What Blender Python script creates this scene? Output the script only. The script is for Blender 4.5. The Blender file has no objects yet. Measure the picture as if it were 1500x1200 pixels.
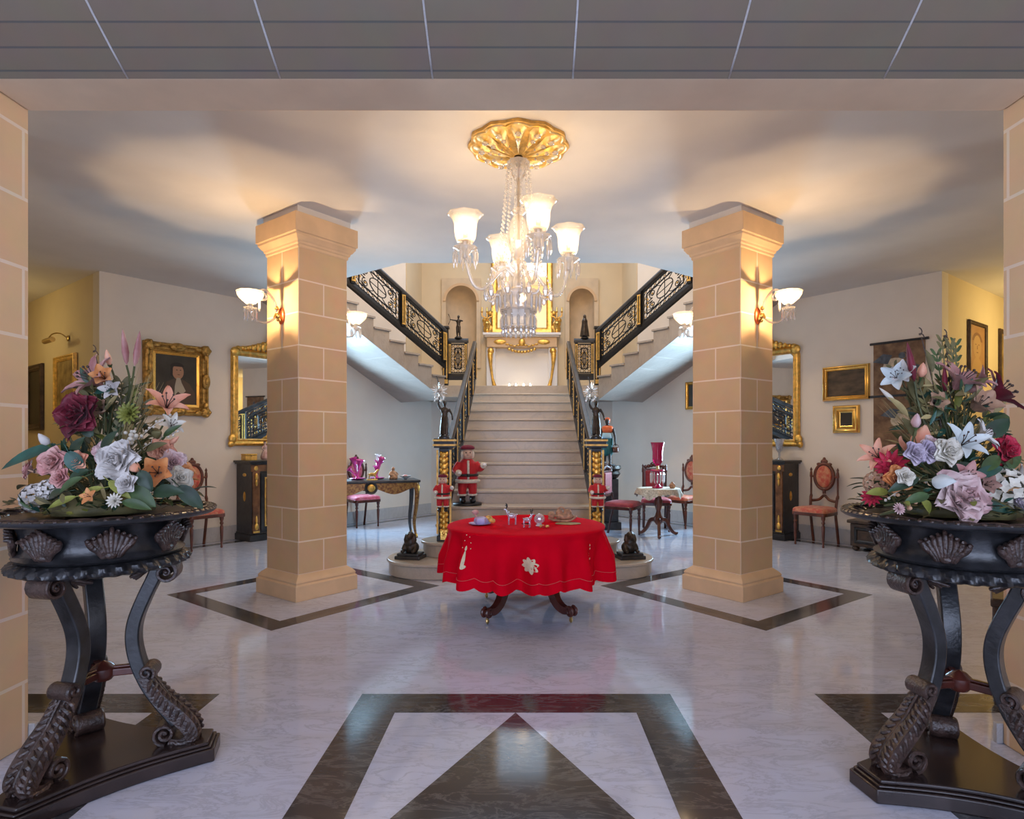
import bpy, bmesh, math, random
from mathutils import Vector, Matrix, Quaternion
PI = math.pi
R = math.radians
rnd = random.Random(11)
SC = bpy.context.scene
COL = SC.collection

# ------------------------------------------------------------------ mesh builder
class MB:
    def __init__(s):
        s.v = []; s.f = []; s.m = []; s.mi = 0; s.M = Matrix()
    def add(s, vs, fs):
        b = len(s.v)
        s.v += [tuple(s.M @ Vector(p)) for p in vs]
        s.f += [tuple(b + i for i in f) for f in fs]
        s.m += [s.mi] * len(fs)
    def box(s, x0, x1, y0, y1, z0, z1):
        vs = [(x0,y0,z0),(x1,y0,z0),(x1,y1,z0),(x0,y1,z0),(x0,y0,z1),(x1,y0,z1),(x1,y1,z1),(x0,y1,z1)]
        s.add(vs, [(0,3,2,1),(4,5,6,7),(0,1,5,4),(1,2,6,5),(2,3,7,6),(3,0,4,7)])
    def lathe(s, prof, n=32, c=(0,0,0), mod=None, arc=None, sx=1, sy=1):
        vs = []; fs = []
        k = len(prof)
        a0, a1 = arc if arc else (0, 2*PI)
        cols = n if not arc else n + 1
        for i in range(cols):
            a = a0 + (a1 - a0) * i / n
            for r, z in prof:
                rr = mod(a, r, z) if mod else r
                vs.append((c[0] + rr*math.cos(a)*sx, c[1] + rr*math.sin(a)*sy, c[2] + z))
        for i in range(n):
            j = (i + 1) % cols
            for q in range(k - 1):
                fs.append((i*k+q, j*k+q, j*k+q+1, i*k+q+1))
        if not arc:
            if prof[0][0] > 1e-5: fs.append(tuple(i*k for i in range(n))[::-1])
            if prof[-1][0] > 1e-5: fs.append(tuple(i*k+k-1 for i in range(n)))
        s.add(vs, fs)
    def tube(s, pts, r, n=8, closed=False, flat=1.0, caps=True):
        P = [Vector(p) for p in pts]; k = len(P)
        rs = r if isinstance(r, (list, tuple)) else [r]*k
        T = []
        for i in range(k):
            if closed: t = P[(i+1) % k] - P[i-1]
            else: t = P[min(i+1, k-1)] - P[max(i-1, 0)]
            T.append(t.normalized() if t.length > 1e-9 else Vector((0,0,1)))
        up = Vector((0,0,1)) if abs(T[0].z) < .9 else Vector((1,0,0))
        nrm = (up - T[0]*up.dot(T[0])).normalized()
        vs = []; fs = []
        for i in range(k):
            nrm = nrm - T[i]*nrm.dot(T[i])
            nrm = nrm.normalized() if nrm.length > 1e-6 else T[i].orthogonal().normalized()
            b = T[i].cross(nrm)
            for j in range(n):
                a = 2*PI*j/n
                vs.append(P[i] + nrm*(rs[i]*math.cos(a)*flat) + b*(rs[i]*math.sin(a)))
        for i in range(k if closed else k-1):
            for j in range(n):
                i2 = (i+1) % k
                fs.append((i*n+j, i*n+(j+1) % n, i2*n+(j+1) % n, i2*n+j))
        if caps and not closed:
            fs.append(tuple(range(n))[::-1]); fs.append(tuple((k-1)*n+j for j in range(n)))
        s.add(vs, fs)
    def ball(s, c, r, n=12, m=8):
        if not isinstance(r, (tuple, list)): r = (r, r, r)
        vs = [(c[0], c[1], c[2]-r[2])]; fs = []
        for i in range(1, m):
            p = -PI/2 + PI*i/m
            for j in range(n):
                a = 2*PI*j/n
                vs.append((c[0]+r[0]*math.cos(p)*math.cos(a), c[1]+r[1]*math.cos(p)*math.sin(a), c[2]+r[2]*math.sin(p)))
        vs.append((c[0], c[1], c[2]+r[2])); e = len(vs)-1
        for j in range(n):
            fs.append((0, 1+(j+1) % n, 1+j))
            for i in range(m-2):
                fs.append((1+i*n+j, 1+i*n+(j+1) % n, 1+(i+1)*n+(j+1) % n, 1+(i+1)*n+j))
            fs.append((e, 1+(m-2)*n+j, 1+(m-2)*n+(j+1) % n))
        s.add(vs, fs)
    def prism(s, poly, z0, z1, ax='z'):
        # poly counter-clockwise in (a,b); extruded along the third axis
        def q(a, b, c): return (a, b, c) if ax == 'z' else ((a, c, b) if ax == 'y' else (c, a, b))
        n = len(poly)
        vs = [q(a, b, z0) for a, b in poly] + [q(a, b, z1) for a, b in poly]
        fs = [tuple(range(n))[::-1], tuple(range(n, 2*n))] + [(i, (i+1) % n, n+(i+1) % n, n+i) for i in range(n)]
        s.add(vs, fs)
    def surf(s, fn, nu, nv, wrap=False):
        vs = [fn(i/nu, j/nv) for i in range(nu+1) for j in range(nv+1)]
        fs = [(i*(nv+1)+j, (i+1)*(nv+1)+j, (i+1)*(nv+1)+j+1, i*(nv+1)+j+1) for i in range(nu) for j in range(nv)]
        s.add(vs, fs)
    def strap(s, pts, w, t):
        # ribbon in the (r,z) plane = local (x,z), width w along y; t = thickness (list or number)
        k = len(pts); ts = t if isinstance(t, (list, tuple)) else [t]*k
        ws = w if isinstance(w, (list, tuple)) else [w]*k
        vs = []; fs = []
        for i in range(k):
            a = pts[max(i-1, 0)]; b = pts[min(i+1, k-1)]
            d = Vector((b[0]-a[0], b[1]-a[1])); d = d.normalized() if d.length > 1e-9 else Vector((1, 0))
            nx, nz = -d.y, d.x
            for sg, yy in ((1, -1), (1, 1), (-1, 1), (-1, -1)):
                vs.append((pts[i][0]+sg*nx*ts[i]/2, yy*ws[i]/2, pts[i][1]+sg*nz*ts[i]/2))
        for i in range(k-1):
            for j in range(4):
                fs.append((i*4+j, i*4+(j+1) % 4, (i+1)*4+(j+1) % 4, (i+1)*4+j))
        fs.append((3, 2, 1, 0)); e = (k-1)*4; fs.append((e, e+1, e+2, e+3))
        s.add(vs, fs)
    def rings(s, outline, prof, closed_prof=False, back=0.0):
        # frame moulding round a closed CCW outline in the xz plane (front faces -y)
        n = len(outline); k = len(prof)
        nr = []
        for i in range(n):
            a = Vector(outline[i-1]); b = Vector(outline[i]); c = Vector(outline[(i+1) % n])
            d1 = (b-a).normalized(); d2 = (c-b).normalized()
            n1 = Vector((-d1.y, d1.x)); n2 = Vector((-d2.y, d2.x))
            m = (n1+n2); m = m/ max(m.length_squared/2, .3)
            nr.append(m)
        vs = []
        for i in range(n):
            for o, y in prof:
                p = Vector(outline[i]) + nr[i]*o
                vs.append((p.x, -y, p.y))
        fs = []
        for i in range(n):
            j = (i+1) % n
            for q in range(k-1):
                fs.append((i*k+q, j*k+q, j*k+q+1, i*k+q+1))
        s.add(vs, fs)
    def build(s, name, mats, parent=None, smooth=38, bevel=0, seg=2, flip=False, sub=0, remesh=0, uvshift=0.0, vz=0.0, solid=0):
        me = bpy.data.meshes.new(name)
        v = [(-x, y, z) for x, y, z in s.v] if flip else s.v
        f = [t[::-1] for t in s.f] if flip else s.f
        me.from_pydata(v, [], f)
        if not isinstance(mats, (list, tuple)): mats = [mats]
        for m in mats: me.materials.append(m)
        if len(mats) > 1: me.polygons.foreach_set('material_index', s.m)
        uv = me.uv_layers.new(name='UVMap')
        for p in me.polygons:
            nx, ny, nz = abs(p.normal.x), abs(p.normal.y), abs(p.normal.z)
            for li in p.loop_indices:
                c = me.vertices[me.loops[li].vertex_index].co
                if nz > nx and nz > ny: uv.data[li].uv = (c.x, c.y)
                elif nx > ny: uv.data[li].uv = (c.y + uvshift, c.z - vz)
                else: uv.data[li].uv = (c.x, c.z - vz)
        if smooth:
            me.polygons.foreach_set('use_smooth', [True]*len(me.polygons))
            if smooth < 180: me.set_sharp_from_angle(angle=R(smooth))
        me.validate(); me.update()
        o = bpy.data.objects.new(name, me); COL.objects.link(o)
        if parent: o.parent = parent
        if solid:
            md = o.modifiers.new('s', 'SOLIDIFY'); md.thickness = solid; md.offset = 0
        if bevel:
            md = o.modifiers.new('b', 'BEVEL'); md.width = bevel; md.segments = seg; md.limit_method = 'ANGLE'; md.angle_limit = R(40); md.harden_normals = False
        if remesh:
            md = o.modifiers.new('r', 'REMESH'); md.mode = 'VOXEL'; md.voxel_size = remesh; md.use_smooth_shade = True
            md2 = o.modifiers.new('cs', 'SMOOTH'); md2.iterations = 4; md2.factor = .5
        if sub:
            md = o.modifiers.new('ss', 'SUBSURF'); md.levels = sub; md.render_levels = sub
        return o

def tag(o, label, cat, group=None):
    o['label'] = label; o['category'] = cat
    if group: o['group'] = group
    return o
def thing(name, label, cat, loc=(0,0,0), rz=0, group=None):
    o = bpy.data.objects.new(name, None); COL.objects.link(o)
    o.empty_display_size = .05
    o.location = loc; o.rotation_euler = (0, 0, rz)
    return tag(o, label, cat, group)
def struct(o):
    o['kind'] = 'structure'; return o
def kids(o): return [c for c in bpy.data.objects if c.parent == o]
def copy_tree(o, parent=None):
    c = o.copy(); COL.objects.link(c); c.parent = parent
    for ch in kids(o): copy_tree(ch, c)
    return c
def dup(o, loc, rz, label=None, group=None):
    c = copy_tree(o); c.location = loc; c.rotation_euler = (0, 0, rz)
    if label: c['label'] = label
    if group: c['group'] = group
    return c
def spiral(cx, cz, r0, a0, turns, n=18, r1=.15):
    out = []
    for i in range(n+1):
        t = i/n; r = r0*(1-t*(1-r1)); a = a0 + turns*2*PI*t
        out.append((cx + r*math.cos(a), cz + r*math.sin(a)))
    return out
def circ(cx, cy, r, n=24, a0=0, a1=2*PI, ry=None, end=False):
    ry = ry or r
    return [(cx + r*math.cos(a0+(a1-a0)*i/n), cy + ry*math.sin(a0+(a1-a0)*i/n)) for i in range(n + (1 if end else 0))]
def bez(p, n=12):
    # Catmull-Rom through the points
    P = [Vector(q) for q in p]; out = []
    for i in range(len(P)-1):
        a = P[max(i-1, 0)]; b = P[i]; c = P[i+1]; d = P[min(i+2, len(P)-1)]
        for j in range(n):
            t = j/n
            out.append(.5*((2*b)+(c-a)*t+(2*a-5*b+4*c-d)*t*t+(3*b-a-3*c+d)*t**3))
    out.append(P[-1]); return [tuple(q) for q in out]

# ------------------------------------------------------------------ materials
def new_mat(name):
    m = bpy.data.materials.new(name); m.use_nodes = True
    nt = m.node_tree; b = nt.nodes['Principled BSDF']
    return m, nt, b
def mat(name, col, rough=.5, metal=0, var=.0, scale=8, bump=0, bscale=40, spec=.5, coat=0, sss=0, emit=None, es=0, sheen=0, col2=None, stretch=None, detail=4, trans=0, alpha=1):
    m, nt, b = new_mat(name)
    b.inputs['Base Color'].default_value = (*col, 1)
    b.inputs['Roughness'].default_value = rough
    b.inputs['Metallic'].default_value = metal
    b.inputs['Specular IOR Level'].default_value = spec
    if coat: b.inputs['Coat Weight'].default_value = coat; b.inputs['Coat Roughness'].default_value = .1
    if sheen: b.inputs['Sheen Weight'].default_value = sheen
    if trans: b.inputs['Transmission Weight'].default_value = trans
    if emit: b.inputs['Emission Color'].default_value = (*emit, 1); b.inputs['Emission Strength'].default_value = es
    tc = nt.nodes.new('ShaderNodeTexCoord')
    mp = nt.nodes.new('ShaderNodeMapping'); nt.links.new(tc.outputs['Object'], mp.inputs[0])
    if stretch: mp.inputs['Scale'].default_value = stretch
    if var or col2:
        n = nt.nodes.new('ShaderNodeTexNoise'); n.inputs['Scale'].default_value = scale; n.inputs['Detail'].default_value = detail
        nt.links.new(mp.outputs[0], n.inputs['Vector'])
        rp = nt.nodes.new('ShaderNodeValToRGB')
        c2 = col2 or tuple(min(1, c*(1+var)) for c in col)
        c1 = col if col2 else tuple(c*(1-var) for c in col)
        rp.color_ramp.elements[0].position = .35; rp.color_ramp.elements[1].position = .65
        rp.color_ramp.elements[0].color = (*c1, 1); rp.color_ramp.elements[1].color = (*c2, 1)
        nt.links.new(n.outputs['Fac'], rp.inputs[0]); nt.links.new(rp.outputs[0], b.inputs['Base Color'])
    if bump:
        n2 = nt.nodes.new('ShaderNodeTexNoise'); n2.inputs['Scale'].default_value = bscale; n2.inputs['Detail'].default_value = 3
        nt.links.new(mp.outputs[0], n2.inputs['Vector'])
        bp = nt.nodes.new('ShaderNodeBump'); bp.inputs['Strength'].default_value = bump; bp.inputs['Distance'].default_value = .02
        nt.links.new(n2.outputs['Fac'], bp.inputs['Height']); nt.links.new(bp.outputs[0], b.inputs['Normal'])
    return m
def brick_mat(name, c1, c2, mortar, bw, rh, ms=.006, rough=.7, off=.5, scratch=0, bump=.25):
    m, nt, b = new_mat(name)
    uv = nt.nodes.new('ShaderNodeUVMap')
    br = nt.nodes.new('ShaderNodeTexBrick')
    br.inputs['Scale'].default_value = 1; br.inputs['Brick Width'].default_value = bw; br.inputs['Row Height'].default_value = rh
    br.inputs['Mortar Size'].default_value = ms; br.inputs['Mortar Smooth'].default_value = .1; br.offset = off
    br.inputs['Color1'].default_value = (*c1, 1); br.inputs['Color2'].default_value = (*c2, 1); br.inputs['Mortar'].default_value = (*mortar, 1)
    nt.links.new(uv.outputs[0], br.inputs['Vector'])
    n = nt.nodes.new('ShaderNodeTexNoise'); n.inputs['Scale'].default_value = 6; n.inputs['Detail'].default_value = 5
    nt.links.new(uv.outputs[0], n.inputs['Vector'])
    mx = nt.nodes.new('ShaderNodeMix'); mx.data_type = 'RGBA'; mx.blend_type = 'MULTIPLY'; mx.inputs[0].default_value = .22
    nt.links.new(br.outputs['Color'], mx.inputs[6]); nt.links.new(n.outputs['Color'], mx.inputs[7])
    nt.links.new(mx.outputs[2], b.inputs['Base Color'])
    b.inputs['Roughness'].default_value = rough
    bp = nt.nodes.new('ShaderNodeBump'); bp.inputs['Strength'].default_value = bump; bp.inputs['Distance'].default_value = .004; bp.invert = True
    nt.links.new(br.outputs['Fac'], bp.inputs['Height']); nt.links.new(bp.outputs[0], b.inputs['Normal'])
    return m
def marble(name, base, vein, warm, rough, scale=1.0, amt=.5, rot=.6, spec=.5, stretch=3.0):
    m, nt, b = new_mat(name)
    tc = nt.nodes.new('ShaderNodeTexCoord')
    mp = nt.nodes.new('ShaderNodeMapping'); mp.inputs['Rotation'].default_value = (0, 0, rot); mp.inputs['Scale'].default_value = (scale, scale*stretch, scale)
    nt.links.new(tc.outputs['Object'], mp.inputs[0])
    n1 = nt.nodes.new('ShaderNodeTexNoise'); n1.inputs['Scale'].default_value = 1.6; n1.inputs['Detail'].default_value = 9; n1.inputs['Roughness'].default_value = .68; n1.inputs['Distortion'].default_value = .9
    nt.links.new(mp.outputs[0], n1.inputs['Vector'])
    r1 = nt.nodes.new('ShaderNodeValToRGB')
    e = r1.color_ramp.elements; e[0].position = .46; e[0].color = (0, 0, 0, 1); e[1].position = .5; e[1].color = (1, 1, 1, 1)
    x = e.new(.54); x.color = (0, 0, 0, 1)
    nt.links.new(n1.outputs['Fac'], r1.inputs[0])
    n2 = nt.nodes.new('ShaderNodeTexNoise'); n2.inputs['Scale'].default_value = .9; n2.inputs['Detail'].default_value = 5
    nt.links.new(mp.outputs[0], n2.inputs['Vector'])
    r2 = nt.nodes.new('ShaderNodeValToRGB'); r2.color_ramp.elements[0].position = .38; r2.color_ramp.elements[1].position = .68
    r2.color_ramp.elements[0].color = (*base, 1); r2.color_ramp.elements[1].color = (*warm, 1)
    nt.links.new(n2.outputs['Fac'], r2.inputs[0])
    mu = nt.nodes.new('ShaderNodeMath'); mu.operation = 'MULTIPLY'; mu.inputs[1].default_value = amt
    n3 = nt.nodes.new('ShaderNodeTexNoise'); n3.inputs['Scale'].default_value = 2.3; n3.inputs['Detail'].default_value = 3
    nt.links.new(tc.outputs['Object'], n3.inputs['Vector'])
    mu2 = nt.nodes.new('ShaderNodeMath'); mu2.operation = 'MULTIPLY'
    nt.links.new(r1.outputs[0], mu.inputs[0]); nt.links.new(mu.outputs[0], mu2.inputs[0]); nt.links.new(n3.outputs['Fac'], mu2.inputs[1])
    mx = nt.nodes.new('ShaderNodeMix'); mx.data_type = 'RGBA'
    nt.links.new(mu2.outputs[0], mx.inputs[0]); nt.links.new(r2.outputs[0], mx.inputs[6]); mx.inputs[7].default_value = (*vein, 1)
    nt.links.new(mx.outputs[2], b.inputs['Base Color'])
    b.inputs['Roughness'].default_value = rough; b.inputs['Specular IOR Level'].default_value = spec
    return m
def glass(name, tint=(1,1,1), transp=.6, gloss=.25, diff=.15, rough=.03):
    m = bpy.data.materials.new(name); m.use_nodes = True; nt = m.node_tree; nt.nodes.clear()
    out = nt.nodes.new('ShaderNodeOutputMaterial')
    tr = nt.nodes.new('ShaderNodeBsdfTransparent'); tr.inputs[0].default_value = (*tint, 1)
    gl = nt.nodes.new('ShaderNodeBsdfGlossy'); gl.inputs['Roughness'].default_value = rough; gl.inputs[0].default_value = (*[min(1, .5+.5*t) for t in tint], 1)
    tl = nt.nodes.new('ShaderNodeBsdfTranslucent'); tl.inputs[0].default_value = (*[t*.95 for t in tint], 1)
    df = nt.nodes.new('ShaderNodeBsdfDiffuse'); df.inputs[0].default_value = (*[t*.9 for t in tint], 1)
    fr = nt.nodes.new('ShaderNodeLayerWeight'); fr.inputs[0].default_value = .35
    ma = nt.nodes.new('ShaderNodeMath'); ma.operation = 'MULTIPLY_ADD'; ma.inputs[1].default_value = .55; ma.inputs[2].default_value = gloss*.5
    nt.links.new(fr.outputs['Facing'], ma.inputs[0])
    m0 = nt.nodes.new('ShaderNodeMixShader'); m0.inputs[0].default_value = .5
    nt.links.new(tl.outputs[0], m0.inputs[1]); nt.links.new(df.outputs[0], m0.inputs[2])
    m1 = nt.nodes.new('ShaderNodeMixShader'); m1.inputs[0].default_value = diff
    nt.links.new(tr.outputs[0], m1.inputs[1]); nt.links.new(m0.outputs[0], m1.inputs[2])
    m2 = nt.nodes.new('ShaderNodeMixShader')
    nt.links.new(ma.outputs[0], m2.inputs[0]); nt.links.new(m1.outputs[0], m2.inputs[1]); nt.links.new(gl.outputs[0], m2.inputs[2])
    nt.links.new(m2.outputs[0], out.inputs[0])
    return m
def emis(name, col, st):
    m = bpy.data.materials.new(name); m.use_nodes = True; nt = m.node_tree; nt.nodes.clear()
    out = nt.nodes.new('ShaderNodeOutputMaterial'); e = nt.nodes.new('ShaderNodeEmission')
    e.inputs[0].default_value = (*col, 1); e.inputs[1].default_value = st
    nt.links.new(e.outputs[0], out.inputs[0]); return m

WARM = (1.0, .72, .42)
M = dict(
 stone=brick_mat('limestone_blocks', (.67,.45,.25), (.65,.43,.235), (.86,.70,.54), .5, .2817, .0065),
 stone_plain=mat('limestone_dressed', (.67,.46,.27), .7, var=.06, scale=5),
 jamb=brick_mat('limestone_jamb', (.80,.54,.32), (.78,.52,.305), (.88,.71,.56), .62, .306, .008),
 slab=brick_mat('grey_stone_planks', (.235,.185,.132), (.225,.175,.125), (.13,.12,.105), 50, .088, .004, .75, 0),
 ceil=mat('ceiling_plaster', (.70,.66,.62), .8, var=.03, scale=2.5, bump=.06, bscale=3),
 soffit=mat('soffit_plaster', (.74,.56,.39), .75, var=.05, scale=4, bump=.08, bscale=9),
 wall=mat('wall_plaster', (.78,.71,.63), .75, var=.02, scale=3, bump=.04, bscale=14),
 wall_y=mat('lamplit_passage_plaster', (.72,.60,.40), .75, var=.02, scale=3),  # same cream plaster as the hall, yellow lamplight tinted into its colour
 wall_up=mat('stairwell_plaster', (.74,.61,.42), .75, var=.02, scale=3),
 niche=mat('niche_stone', (.66,.52,.36), .7, var=.06, scale=6),
 floor=marble('white_floor_marble', (.57,.595,.72), (.25,.255,.31), (.535,.545,.63), .07, 2.3, .65, .45, stretch=3.0),
 dark=marble('black_floor_marble', (.034,.035,.042), (.22,.21,.21), (.048,.046,.048), .10, 2.2, .7, .3),
 mstep=marble('stair_marble', (.50,.42,.33), (.32,.27,.22), (.44,.36,.28), .28, 1.4, .6, 0),
 mflight=marble('flight_marble', (.43,.375,.33), (.27,.23,.2), (.37,.32,.28), .35, 1.6, .6, .4),
 mgrey=marble('grey_marble', (.55,.54,.55), (.33,.32,.33), (.50,.48,.47), .3, 2.0, .7, .4),
 ebony=mat('ebonised_wood', (.020,.020,.022), .30, var=.5, scale=14, bump=.08, bscale=60, spec=.6),
 ebrown=mat('carved_dark_walnut', (.050,.028,.022), .34, var=.45, scale=25, bump=.3, bscale=90, spec=.6),
 ebrown2=mat('dark_polished_plinth', (.028,.017,.015), .2, var=.3, scale=6, spec=.6),
 mahog=mat('mahogany', (.075,.018,.012), .25, var=.4, scale=9, stretch=(1,1,.3), spec=.6),
 mahog2=mat('red_brown_chair_wood', (.12,.035,.018), .33, var=.35, scale=12),
 oak=mat('dark_oak', (.055,.030,.017), .42, var=.4, scale=16, bump=.2, bscale=70),
 gold=mat('gilt', (.80,.50,.13), .36, 1, var=.22, scale=18, bump=.3, bscale=55),
 oldgold=mat('aged_gilt', (.48,.29,.085), .45, .9, var=.35, scale=22, bump=.35, bscale=60),
 gold_s=mat('polished_gilt', (.86,.55,.16), .25, 1, var=.12, scale=10),
 goldp=mat('gold_paint', (.72,.44,.11), .42, .25, var=.25, scale=20, bump=.2, bscale=60),
 brass=mat('brass', (.60,.42,.16), .28, 1, var=.1, scale=10),
 iron=mat('black_iron', (.012,.011,.012), .42, .3, var=.3, scale=30, spec=.5),
 bronze=mat('dark_bronze', (.045,.034,.026), .38, .5, var=.4, scale=14, bump=.25, bscale=60),
 red=mat('red_tablecloth', (.66,.002,.015), .95, var=.05, scale=6, spec=.04),
 lace=mat('cream_embroidery', (.78,.66,.45), .8, var=.1, scale=40),
 redseat=mat('crimson_damask', (.26,.012,.022), .6, col2=(.36,.03,.04), scale=30, sheen=.2),
 rosseat=mat('rose_red_damask', (.48,.06,.035), .62, col2=(.58,.26,.13), scale=22, sheen=.2),
 pinkseat=mat('pink_red_damask', (.50,.05,.12), .62, col2=(.62,.22,.28), scale=22, sheen=.2),
 mirror=mat('mirror_glass', (.86,.87,.86), .015, 1),
 crystal=glass('cut_crystal', (1,.98,.95), .5, .30, .42, .04),
 shade=glass('etched_glass_shade', (1,.97,.93), .5, .16, .12, .15),
 crystal2=glass('white_opal_glass', (1,.97,.95), .35, .3, .45, .08),
 opal=glass('thick_rim_glass', (1,.97,.94), .3, .3, .75, .08),
 rosegold=mat('amber_gilt_glass', (.85,.50,.08), .3, .55, col2=(.95,.78,.42), scale=16, bump=.2, bscale=40),
 crystalb=glass('clear_ornament_glass', (.86,.90,.98), .45, .35, .3, .05),
 hem=mat('hem_thread', (.62,.14,.12), .8),
 clearbulb=glass('clear_bulb_glass', (1,.97,.9), .9, .1, .04),
 bulb=emis('lamp_bulb', (1.0,.72,.43), 25000),
 bulb3=emis('rear_lamp_bulb', (1.0,.72,.43), 9000),
 bulb2=emis('chandelier_bulb', (1.0,.72,.43), 3700),
 candle=emis('candle_flame', (1.0,.80,.5), 60),
 pane=glass('window_glass', (.95,.98,1), .8, .2, .05),
 orange=mat('orange_enamel', (.70,.13,.03), .3, var=.15, scale=9),
 magenta=glass('magenta_glass', (.85,.02,.25), .5, .3, .5, .08),
 magenta_s=mat('cranberry_glass', (.60,.006,.10), .12, spec=.8, coat=.5, trans=.25),
 pinkglass=mat('pink_glass_flower', (.85,.10,.50), .15, spec=.8, trans=.2, coat=.4),
 white=mat('white_porcelain', (.80,.78,.78), .25, spec=.6),
 lilac=mat('lilac_porcelain', (.48,.42,.68), .3, var=.1, scale=20),
 terra=mat('straw_and_terracotta', (.42,.24,.14), .7, var=.4, scale=30),
 skin=mat('doll_face', (.62,.42,.32), .6),
 fur=mat('cream_fur', (.74,.66,.55), .9, bump=.5, bscale=120, var=.1, scale=40),
 redcoat=mat('red_velvet_coat', (.48,.006,.012), .7, var=.1, scale=20, sheen=.2),
 cap=mat('maroon_felt_cap', (.16,.008,.03), .8, var=.15, scale=20),
 black=mat('black_leather', (.015,.014,.014), .45),
 teal=mat('teal_paint', (.01,.11,.12), .5),
 skinb=mat('dark_carved_wood', (.03,.02,.017), .45),
 sash=mat('pale_blue_paint', (.40,.62,.75), .5),
 canvas_d=mat('dark_canvas', (.030,.026,.022), .45, var=.5, scale=3),
 canvas_l=mat('landscape_canvas', (.035,.024,.016), .45, col2=(.11,.075,.045), scale=5, stretch=(1,1,2.5)),
 canvas_g=mat('golden_canvas', (.16,.10,.035), .45, col2=(.42,.30,.12), scale=7),
 canvas_b=mat('sepia_print', (.34,.17,.06), .6, col2=(.40,.21,.08), scale=6),
 sepia=mat('sepia_face', (.44,.26,.10), .6), sepia2=mat('sepia_shadow', (.20,.085,.03), .6),
 face=mat('painted_face', (.42,.22,.13), .5), cravat=mat('painted_cravat', (.42,.36,.28), .5), coatp=mat('painted_coat', (.075,.045,.03), .5), hairp=mat('painted_hair', (.012,.009,.008), .5),
 tapb=mat('brown_hanging', (.13,.075,.048), .85, col2=(.27,.17,.10), scale=10, bump=.2, bscale=150),
 tapc=mat('cream_weave', (.55,.46,.35), .85, var=.2, scale=20), tapt=mat('slate_weave', (.09,.11,.14), .85, var=.3, scale=20),
 veneer=mat('walnut_veneer', (.16,.075,.032), .25, var=.45, scale=9, spec=.6),
 boulle=mat('brass_marquetry', (.42,.22,.055), .3, .4, col2=(.16,.055,.02), scale=35),
 lacecloth=mat('cream_lace_cloth', (.66,.58,.46), .85, col2=(.40,.33,.25), scale=45),
 grn=mat('leaf_dark_green', (.022,.050,.022), .45, var=.4, scale=10),
 grn2=mat('leaf_mid_green', (.055,.10,.030), .5, var=.4, scale=10),
 grn3=mat('leaf_yellow_green', (.26,.27,.05), .55, var=.35, scale=10),
 grn4=mat('leaf_teal_green', (.022,.085,.060), .45, var=.35, scale=10),
 olive=mat('dried_olive_leaf', (.14,.12,.045), .6, var=.4, scale=10),
 straw=mat('dried_grass', (.36,.28,.12), .7, var=.3, scale=10),
 stem=mat('flower_stem', (.075,.085,.03), .6, var=.3, scale=10),
 twig=mat('brown_twig', (.06,.035,.025), .6),
)
PET = dict(
 burgundy=((.10,.003,.012),(.20,.008,.026)), crimson=((.42,.006,.035),(.55,.02,.06)), mauve=((.36,.14,.13),(.55,.30,.26)),
 pink=((.62,.27,.25),(.72,.42,.37)), peach=((.72,.27,.16),(.80,.42,.27)), white=((.56,.51,.47),(.72,.67,.62)),
 ivory=((.62,.56,.46),(.74,.69,.58)), orange=((.62,.20,.05),(.72,.33,.12)), lilac=((.42,.34,.44),(.64,.55,.60)),
 blush=((.55,.32,.31),(.74,.58,.55)), tan=((.38,.20,.12),(.50,.30,.18)), bronze=((.30,.15,.12),(.42,.24,.18)), pale=((.50,.55,.54),(.66,.69,.66)),
)
for k, (a, b) in PET.items(): PET[k] = mat('petal_'+k, a, .6, col2=b, scale=14, sheen=.1)

# ------------------------------------------------------------------ layout numbers
HC = 3.37                     # hall ceiling
F = 880.0
CX, CAMX, CAMZ = 767.0, .035, 1.35
YH = 648.0
def PX(px, py, Y):            # a photo pixel at depth Y -> point
    return Vector(((px-CX)/F*Y + CAMX, Y, CAMZ - (py-YH)/F*Y))
def Lw(t, n=0.0, s=-1, z=0.0):
    # point on the slanted hall wall (s=-1 left, +1 right); n = distance out of the wall
    return Vector((s*(4.49-.6*t-.8*n), 7.71+.8*t-.6*n, z))
AW = math.atan2(.8, .6)       # facing angle of things hung on the left wall
def rzw(s): return AW if s < 0 else -AW

# ------------------------------------------------------------------ floor + inlays
m = MB(); m.add([(-9.5,-3.2,0),(9.5,-3.2,0),(9.5,13.2,0),(-9.5,13.2,0),(-9.5,-3.2,-.2),(9.5,-3.2,-.2),(9.5,13.2,-.2),(-9.5,13.2,-.2)],
      [(0,1,2,3),(7,6,5,4),(0,4,5,1),(1,5,6,2),(2,6,7,3),(3,7,4,0)])
struct(m.build('floor', M['floor'], smooth=0))
TN = [0]
def inlay(polys, mt=None, z=.0012):
    TN[0] += 1
    m = MB()
    for p in polys: m.prism(p, -.01, z)
    return struct(m.build('trim_%d' % TN[0], mt or M['dark'], smooth=0))
def rect_band(x0, x1, y0, y1, w):
    return [[(x0,y0),(x1,y0),(x1,y0+w),(x0,y0+w)], [(x0,y1-w),(x1,y1-w),(x1,y1),(x0,y1)],
            [(x0,y0+w),(x0+w,y0+w),(x0+w,y1-w),(x0,y1-w)], [(x1-w,y0+w),(x1,y0+w),(x1,y1-w),(x1-w,y1-w)]]
for cx, hw in ((-.005,.825), (-2.45,.855), (2.45,.855)):
    inlay(rect_band(cx-hw, cx+hw, .45, 3.22, .222))
    inlay([[(cx-hw+.222,1.835),(cx,.672),(cx+hw-.222,1.835),(cx,2.998)]])
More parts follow.
